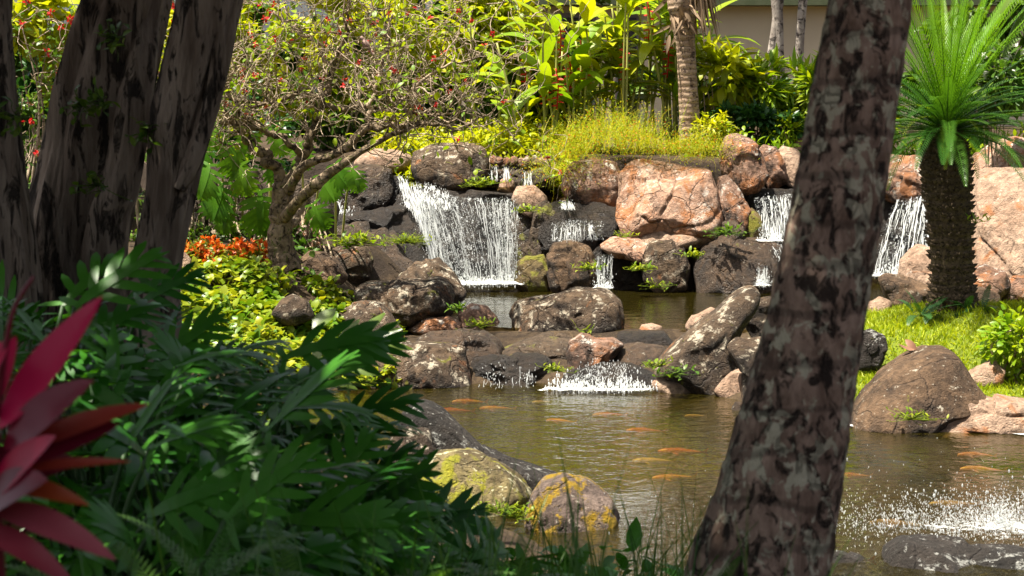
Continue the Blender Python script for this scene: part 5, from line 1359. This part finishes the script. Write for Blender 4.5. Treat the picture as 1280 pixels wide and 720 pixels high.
# ---- ground covers
def cover(name, label, px0, px1, d0, d1, n, L, Wd, mat, hz, tm=T_LEAF4, dens=None, cat='ground cover', seed=1):
    r = np.random.default_rng(seed)
    d = r.uniform(d0, d1, n); px = r.uniform(px0, px1, n)
    x = (px - 640) / FPX * d; z = ground_z(x, d)
    P = np.stack([x, d, z + r.random(n) ** .7 * hz * (0.5 + .9 * np.abs(fbm(np.stack([x * 1.5, d * 1.5, x * 0], 1), seed, 3)) * 2)], 1)
    keep = fbm(np.stack([x * 1.1, d * 1.1, x * 0 + seed], 1), seed + 2, 3) > (-1 if dens is None else dens)
    P = P[keep]; mb = MB(); leaf_cloud(mb, tm, P, L, Wd, up=1.2, kap=(.2, 1.0), rnd=np.clip(.5 + .6 * fbm(P * 1.5, seed, 2) + .25 * r.normal(size=len(P)), 0, 1))
    return tag(mb.build(name, mat), label, cat, kind='stuff')
cover('ground_cover', 'bright yellow green ground cover behind the upper boulders', 470, 720, 29.6, 32.5, 7500, (.07, .15), (.04, .07), M['leaf_yellow'], .42)
cover('ground_cover', 'yellow green trailing leaves on the left bank', 225, 500, 19.9, 23.3, 7000, (.07, .14), (.055, .11), leaf_mat('pothos_leaf', (.09, .20, .012), (.40, .38, .02), rough=.35, trans=.35), .16, dens=-.5, seed=4)
cover('ground_cover', 'low green plants in the upper garden right of the boulder', 860, 1320, 29.8, 31.5, 2200, (.08, .18), (.03, .07), M['leaf_bright'], .3, seed=6)
cover('ground_cover', 'shaded green plants on the left bank below the twiggy shrub', 0, 400, 23.8, 27.0, 2600, (.07, .16), (.04, .09), M['leaf_mid'], .28, dens=0, seed=9)

cover('undergrowth', 'leafy undergrowth on the left bank between trees and pond', -420, 330, 10.2, 20.5, 5200, (.08, .2), (.04, .10), M['leaf_mid'], .26, dens=-.4, seed=15)
cover('ground_cover', 'green ground cover beyond the pink boulders at the right', 1260, 1800, 25.0, 30.5, 2200, (.08, .18), (.04, .08), M['leaf_mid'], .24, dens=-.3, seed=17)
# lawn
r = np.random.default_rng(3); n = 34000
y = r.uniform(17.5, 23.4, n); x = r.uniform(2.7, 7.2, n); z = ground_z(x, y)
keep = (poly_sd(x, y, LOWER) > .22) & (poly_sd(x, y, UPPER) > .15) & (x > 2.9 + .35 * np.abs(fbm(np.stack([x * 0, y, y * 0], 1), 2, 2)))
x, y, z = x[keep], y[keep], z[keep]; n = len(x)
mb = MB(); inst(mb, t_blade(2, lambda u: 1 - .9 * u, .2), np.stack([x, y, z - .01], 1), np.stack([r.normal(size=n) * .5, r.normal(size=n) * .5, np.ones(n)], 1), np.stack([r.normal(size=n), r.normal(size=n), 0 * x], 1), r.uniform(.045, .11, n), r.uniform(.012, .026, n), r.uniform(.3, 1.4, n))
tag(mb.build('grass', leaf_mat('lawn_grass', (.20, .30, .010), (.48, .50, .015), rough=.5, trans=.4)), 'short yellow green lawn around the cycad', 'grass', kind='stuff')

# dry curled leaf on the lawn
p = W(1143, 437, 18.2); mb = MB(); inst(mb, T_LEAF4, [p, p + [.02, 0, 0]], [[-1, -.2, .02], [-.5, .1, .45]], [[0, -.5, 1], [-.6, -.4, .5]], [.2, .16], [.07, .07], [-.7, .9])
tag(mb.build('dry_leaf', leaf_mat('dry_leaf', (.22, .11, .07), (.30, .16, .10), trans=.1), origin=p), 'curled dry brown leaf lying on the lawn above the big brown boulder', 'leaf')

# ---- orange flower bed
M['ixora'] = leaf_mat('ixora_leaf', (.09, .13, .012), (.26, .24, .02), trans=.3)
M['ixora_f'] = leaf_mat('orange_flower', (.62, .09, .015), (.75, .24, .02), trans=.25, tcol=(1, .8, .5))
for (lab, px, d, w) in [('left clump of the orange flower bed beside the smooth grey trunk', 258, 23.4, 60), ('right clump of the orange flower bed beside the small tree', 310, 23.5, 75)]:
    shrub('flower_bush', lab, 'flowers', px, 322, d, w, 30, .6, M['ixora'], T_LEAF4, 1000, (.05, .09), (.025, .04), 'orange flower bed', flowers=95, fmat=M['ixora_f'], lump=.7, fs=(.05, .085))

# ---- monstera leaves climbing behind the small tree
M['monstera'] = leaf_mat('monstera_leaf', (.06, .19, .012), (.16, .32, .02), rough=.3, trans=.45)
T_MON = t_lobed(8, 1.05, .057, .16, (88, 30), 3, .06)
root = thing('monstera', 'split leaved monstera climbing on the shaded bank behind the small tree', 'monstera', tuple(W(310, 320, 25.6)))
mb = MB(); st = MB()
for (x, y, l, dx) in [(325, 238, .62, .05), (278, 228, .55, -.2), (290, 178, .5, .2), (258, 172, .5, -.4), (240, 205, .45, -.6), (262, 205, .5, -.2), (300, 205, .45, .3), (232, 170, .45, -.3), (338, 195, .4, .4), (310, 160, .42, .1), (390, 255, .4, .5), (402, 218, .42, .5), (418, 205, .4, .6),
                      (375, 178, .4, .2), (220, 190, .45, -.4), (270, 150, .4, -.1), (345, 160, .4, .3), (240, 140, .45, 0), (285, 258, .4, -.3), (440, 210, .35, .4)]:
    p = W(x, y, 24.9 + RNG.uniform(-.25, .3)); inst(mb, T_MON, [p], [dx, -.45, -1 + RNG.uniform(-.2, .3)], [RNG.normal() * .25, -1, .65], l, l * 1.0, RNG.uniform(.2, .7), [RNG.random()])
    b = W(x + RNG.uniform(-15, 15), 330, 26.0); add_tube(st, spline([b, (b + p) / 2 + [0, .1, .25], p], 12), np.linspace(.018, .010, 12), 5)
mb.build('leaves', M['monstera'], root); st.build('stems', M['stalk'], root)
# aerial roots on the dark bank
mb = MB()
for k in range(46):
    x = RNG.uniform(225, 400); S = spline([W(x, RNG.uniform(215, 260), 25.8), W(x + RNG.normal() * 9, 285, 25.5), W(x + RNG.normal() * 22, RNG.uniform(312, 326), 25.1)], 14); add_tube(mb, S, np.full(14, RNG.uniform(.005, .016)), 5, cap=False)
tag(mb.build('hanging_roots', M['twig_bark']), 'tangle of hanging brown roots on the dark bank under the monstera', 'roots', kind='stuff')
R('dark shaded rock bank under the monstera leaves', [(205, 330), (215, 240), (260, 215), (330, 215), (400, 230), (420, 260), (405, 330), (300, 340)], 25.9, 'darkmoss', thick=1.2, lean=.15, rough=1.5, sub=5)

# ---- little ferns and weeds
M['weed'] = leaf_mat('weed_leaf', (.10, .20, .01), (.34, .36, .02), trans=.4)
T_FERN = t_pinnate(14, .22, .03, 65, .08, .1, .3, .1, .01)
def weed(label, px, py, d, n, L, tm=None, mat='weed', group='small ferns and weeds among the rocks', name='fern', cat='fern', spread=.06, wd=.25):
    p = W(px, py, d); mb = MB(); a = RNG.uniform(0, 6.28, n); e = RNG.uniform(.2, 1.3, n)
    d_ = np.stack([np.cos(a) * np.cos(e), np.sin(a) * np.cos(e) - .3, np.sin(e)], 1)
    B = p + RNG.normal(size=(n, 3)) * np.array([spread, spread * .6, spread * .25])
    l = RNG.uniform(.6, 1.1, n) * L
    for q in B: add_tube(mb, np.array([p - [0, 0, .03], (p + q) / 2 - [0, 0, .015], q]), [.003, .0025, .002], 4)
    if tm is None: inst(mb, T_LEAF4, B, d_, [0, 0, 1.0], l, l * RNG.uniform(wd, wd * 2, n), RNG.uniform(.3, 1.2, n))
    else: inst(mb, tm, B, d_, [0, 0, 1.0], l, l, RNG.uniform(.4, 1.2, n))
    return tag(mb.build(name, M[mat], origin=p), label, cat, group)
weed('dark fern left of the cycad foot', 1152, 392, 20.3, 12, .34, T_FERN, 'leaf_deep'); weed('dark fern right of the cycad foot', 1222, 388, 20.4, 12, .32, T_FERN, 'leaf_deep')
weed('small fern growing from the right side of the cycad trunk', 1219, 275, 20.3, 14, .10); weed('bright weeds on the yellow lichen boulder base', 622, 634, 13.0, 60, .05, spread=.09)
weed('moss plants between the yellow lichen boulder and the orange edged boulder', 645, 642, 12.9, 50, .05, spread=.08); weed('green fern on the large outlet boulder', 731, 413, 22.0, 12, .14, T_FERN)
weed('bright weed at the low tip of the long tilted boulder', 822, 455, 19.4, 36, .09, spread=.08); weed('dark green weed under the long tilted boulder', 838, 466, 19.3, 34, .10, mat='leaf_mid', spread=.12)
weed('yellow weed beside the heart shaped rock', 695, 460, 20.1, 40, .07, spread=.1); weed('yellow weed on the right side of the square brown boulder', 738, 334, 26.6, 50, .09, spread=.1)
weed('bright moss tuft left of the streaked dark boulder', 801, 335, 26.5, 60, .09, spread=.12); weed('moss tuft right of the streaked dark boulder', 866, 318, 26.6, 50, .09, spread=.1)
weed('yellow weed at the foot of the streaked dark boulder', 822, 357, 26.6, 40, .08, spread=.12); weed('moss tuft at the foot of the wide brown boulder above the fall', 602, 228, 28.2, 70, .10, spread=.14)
weed('moss tuft below the pink topped stone at the fall lip', 657, 262, 27.7, 60, .09, spread=.1); weed('dark fern in the wedge beside the rust boulder', 905, 290, 27.2, 50, .12, mat='leaf_mid', spread=.15)
weed('small fern at the small striped rock', 571, 386, 22.4, 30, .10, mat='leaf_mid', spread=.07); weed('yellow weed on the small striped rock', 598, 404, 22.4, 50, .07, spread=.11)
weed('weed at the waterline under the broad left boulder', 455, 476, 19.6, 40, .08, spread=.12); weed('green weeds on the ledge behind the tree trunk', 440, 304, 25.3, 60, .14, mat='leaf_bright', spread=.16)
weed('yellow moss patch on the brown tilted slab', 508, 300, 26.3, 160, .06, spread=.16); weed('weed at the foot of the big brown boulder on the lawn edge', 1140, 520, 16.9, 50, .06, spread=.12)
weed('yellow tuft beside the big pink boulder base', 778, 294, 27.2, 30, .08, spread=.1); weed('leafy weeds over the round dark boulder', 448, 300, 25.2, 40, .14, mat='weed', spread=.18)

# ================================================================== FOREGROUND
M['philo'] = leaf_mat('philodendron_leaf', (.018, .11, .009), (.065, .23, .018), rough=.34, trans=.3, spec=.32)
M['philo_stalk'] = leaf_mat('philodendron_stalk', (.02, .06, .015), (.04, .09, .02), trans=.05)
M['philo_light'] = leaf_mat('sunlit_philodendron_leaf', (.08, .16, .02), (.16, .24, .03), rough=.3, trans=.4)  # paler copy of the leaf colour with sunlight put into it
T_PHI = [t_lobed(6, 1.0, .047, .14, (70, 26), s, .09) for s in (1, 2, 3)]
def philodendron(label, px, py, d, n, L, fan=1.0, mat='philo', tall=None):
    c = W(px, py, d); b = np.array([c[0], c[1], gz(c[0], c[1])]); h = c[2] - b[2]
    root = thing('philodendron', label, 'philodendron', tuple(b), 'split leaved philodendrons on the near bank')
    lf = MB(); st = MB()
    n = int(n * 1.7); L = L * .76
    for k in range(n):
        a = k * 2.39996 + RNG.uniform(-.3, .3); t = (k + .5) / n; e = 1.35 - 1.15 * t
        rad = np.array([math.cos(a), math.sin(a), 0])
        l = L * RNG.uniform(.8, 1.15)
        q = b + rad * (.12 + .62 * L * fan * (.4 + t)) + np.array([0, 0, h * (1.0 - .62 * t) * RNG.uniform(.88, 1.05)])
        S = spline([b + rad * .05, b * .45 + q * .55 + np.array([0, 0, .18 * h]), q], 12); add_tube(st, S, np.linspace(.012, .006, 12), 5)
        dd = rad * 1.0 + np.array([0, 0, RNG.uniform(-.35, .55) + .5 * (1 - t)])
        inst(lf, T_PHI[k % 3], [q], dd, np.array([0, -.35, 1.0]) + rad * .3 + RNG.normal(size=3) * .3, l, l * RNG.uniform(.85, 1.1), RNG.uniform(.1, .8), [RNG.random()])
    st.build('stalks', M['philo_stalk'], root); lf.build('leaves', M[mat], root)
for a in [('philodendron with the tallest leaves in front of the thick grey trunk', 105, 330, 6.6, 26, .42), ('philodendron at the left edge above the red plant', 5, 350, 5.6, 26, .42), ('philodendron below the smooth grey trunk', 190, 402, 6.6, 28, .42),
          ('philodendron behind the tip of the red leaf', 130, 440, 5.2, 26, .40), ('philodendron in the middle of the dark foliage', 275, 455, 6.0, 28, .42), ('philodendron with leaves reaching towards the pale lichen boulder', 320, 475, 6.6, 28, .42),
          ('philodendron in the dark hollow left of centre', 240, 520, 5.0, 26, .38), ('philodendron in front of the pond edge', 340, 520, 6.4, 28, .42), ('philodendron low beside the near bank boulders', 400, 600, 6.4, 26, .40),
          ('philodendron below the middle of the picture', 330, 610, 5.2, 26, .36), ('philodendron at the bottom left of centre', 180, 640, 4.4, 24, .34), ('philodendron at the bottom near the boulders', 520, 700, 5.6, 20, .36), ('philodendron low behind the red plant', 90, 560, 4.6, 22, .36)]:
    philodendron(*a)
# single sunlit leaf that glows against the rock
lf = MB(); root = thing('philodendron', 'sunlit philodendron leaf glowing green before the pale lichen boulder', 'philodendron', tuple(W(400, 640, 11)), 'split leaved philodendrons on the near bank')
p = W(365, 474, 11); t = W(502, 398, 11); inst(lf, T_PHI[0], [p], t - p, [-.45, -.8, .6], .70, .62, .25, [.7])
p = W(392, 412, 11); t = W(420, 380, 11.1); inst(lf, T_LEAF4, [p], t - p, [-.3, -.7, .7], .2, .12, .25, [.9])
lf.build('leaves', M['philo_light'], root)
st = MB(); add_tube(st, spline([W(400, 640, 11), W(380, 560, 11), W(365, 474, 11)], 16), np.full(16, .008), 5); st.build('stalks', M['philo_stalk'], root)

# ferns and grass blades at the bottom
M['near_grass'] = leaf_mat('near_grass', (.03, .11, .012), (.09, .19, .02), rough=.4, trans=.35)
M['near_fern'] = leaf_mat('near_fern', (.04, .13, .02), (.10, .20, .03), rough=.4, trans=.35)
T_NF = t_pinnate(22, .14, .014, 70, .06, .1, .3, .1, .006)
for k, (lab, px, py, d, n, L) in enumerate([('green fern at the bottom left of the near bank', 250, 700, 3.9, 16, .34), ('green fern at the bottom centre', 400, 705, 4.2, 16, .34), ('green fern between philodendrons and boulders', 520, 700, 4.8, 16, .36), ('green fern below the near bank boulders', 640, 710, 5.0, 16, .34), ('green fern at the foot of the leaning palm', 880, 725, 4.7, 12, .26), ('pale fern beside the red plant', 150, 715, 3.6, 14, .26)]):
    p = W(px, py, d); g0 = gz(p[0], p[1]); p[2] = min(p[2] - .05, 2.0); root = thing('fern', lab, 'fern', (p[0], p[1], g0), 'ferns on the near bank')
    mb = MB(); a = RNG.uniform(0, 6.28, n); e = RNG.uniform(.2, 1.3, n); dd = np.stack([np.cos(a) * np.cos(e), np.sin(a) * np.cos(e), np.sin(e)], 1); l = RNG.uniform(.7, 1.1, n) * L
    inst(mb, T_NF, p + RNG.normal(size=(n, 3)) * .03 - np.array([0, 0, .08]), dd, [0, 0, 1.0], l, l, RNG.uniform(.7, 1.8, n)); mb.build('fronds', M['near_fern'], root)
    mb = MB(); add_tube(mb, spline([(p[0], p[1], g0 - .05), (p[0] + .02, p[1], (g0 + p[2]) / 2), (p[0], p[1], p[2] - .06)], 8), np.full(8, .02), 7); mb.build('stem', M['philo_stalk'], root)
n = 1700; r = np.random.default_rng(8); y = r.uniform(3.3, 8.5, n); px = r.uniform(120, 960, n); x = (px - 640) / FPX * y; z = ground_z(x, y)
mb = MB(); tgt = HCAM - (690 - 150 + r.normal(size=n) * 30) / FPX * y
inst(mb, t_blade(6, lambda u: (1 - u) ** .6, .25), np.stack([x, y, z - .02], 1), np.stack([r.normal(size=n) * .25, r.normal(size=n) * .25, np.ones(n)], 1), np.stack([r.normal(size=n), r.normal(size=n), 0 * x], 1), np.clip((tgt - z + .0) * r.uniform(.8, 1.35, n), .1, 1.6), r.uniform(.006, .014, n), r.uniform(.2, 1.3, n))
tag(mb.build('tall_grass', M['near_grass']), 'blurred long grass blades along the bottom of the near bank', 'grass', kind='stuff')
cover('undergrowth', 'dark green undergrowth covering the near left bank', -200, 960, 3.0, 10.2, 8000, (.08, .2), (.04, .1), M['philo'], .35, seed=12)

# ---- red cordyline
M['cordyline'] = leaf_mat('magenta_leaf', (.34, .006, .04), (.50, .014, .085), rough=.28, trans=.35, tcol=(1, .6, .7))
M['cordyline_dark'] = leaf_mat('maroon_leaf', (.09, .005, .014), (.19, .010, .032), rough=.3, trans=.2, tcol=(1, .6, .7))
M['cordyline_pale'] = leaf_mat('dusty_pink_leaf', (.20, .02, .035), (.32, .07, .09), rough=.4, trans=.2, tcol=(1, .7, .7))
M['cordyline_orange'] = leaf_mat('orange_edged_leaf', (.30, .06, .012), (.22, .012, .03), rough=.35, trans=.3, tcol=(1, .7, .4))
CDD = 2.7
c = W(-12, 560, CDD); g0 = gz(c[0], c[1])
root = thing('cordyline', 'magenta red cordyline with long pointed leaves at the lower left edge', 'cordyline', (c[0], c[1], g0))
T_COR = t_blade(10, lambda u: .12 + math.sin(math.pi * min(max(u, .0), .995) ** .8) ** .9 * .88 if u < .97 else .02, .22)
LEAFS = {'cordyline': [(0, 535, 128, 370, 42, .1, .05), (-30, 470, 10, 430, 40, .2, 0), (-10, 620, 70, 545, 40, .3, -.08), (-30, 540, 20, 420, 36, .2, .1)],
         'cordyline_dark': [(5, 560, 118, 475, 44, .3, -.05), (-10, 580, 150, 530, 46, .4, .05), (-20, 640, 60, 600, 50, .6, -.1), (-10, 600, 100, 575, 36, .3, .1)],
         'cordyline_orange': [(20, 565, 188, 505, 24, .45, .06), (15, 590, 165, 577, 12, .4, -.02), (-10, 605, 112, 632, 22, .8, -.04)],
         'cordyline_pale': [(-10, 635, 145, 700, 30, .9, -.06), (-25, 660, 95, 735, 26, 1.0, -.08)]}
for mat, ls in LEAFS.items():
    for (x0, y0, x1, y1, w, kap, dy) in ls:
        p = W(x0, y0, CDD); t = W(x1, y1, CDD + dy); d = t - p; L = np.linalg.norm(d)
        up = np.array([-.25 * d[2] / L, -.75, .65])
        up = norm(up - (up @ (d / L)) * d / L); dd = d / L * math.cos(kap / 2) + up * math.sin(kap / 2)
        mb = MB(); inst(mb, T_COR, [p], dd, up - (up @ dd) * dd, L * (kap / 2) / math.sin(kap / 2) if kap > .05 else L, 1.3 * w * CDD / FPX, kap, [RNG.random()]); mb.build('leaf', M[mat], root)
mb = MB(); add_tube(mb, spline([(c[0] - .02, c[1], g0 - .05), (c[0] + .01, c[1], (g0 + c[2]) / 2), tuple(W(-8, 620, CDD)), tuple(W(-6, 540, CDD))], 16), np.linspace(.018, .010, 16), 8); mb.build('stem', M['cordyline_dark'], root)
mb = MB(); add_tube(mb, spline([W(-5, 520, CDD), W(6, 440, CDD), W(18, 385, CDD), W(42, 345, CDD)], 20), np.linspace(.006, .0025, 20), 6); mb.build('flower_stalk', M['cordyline_dark'], root)
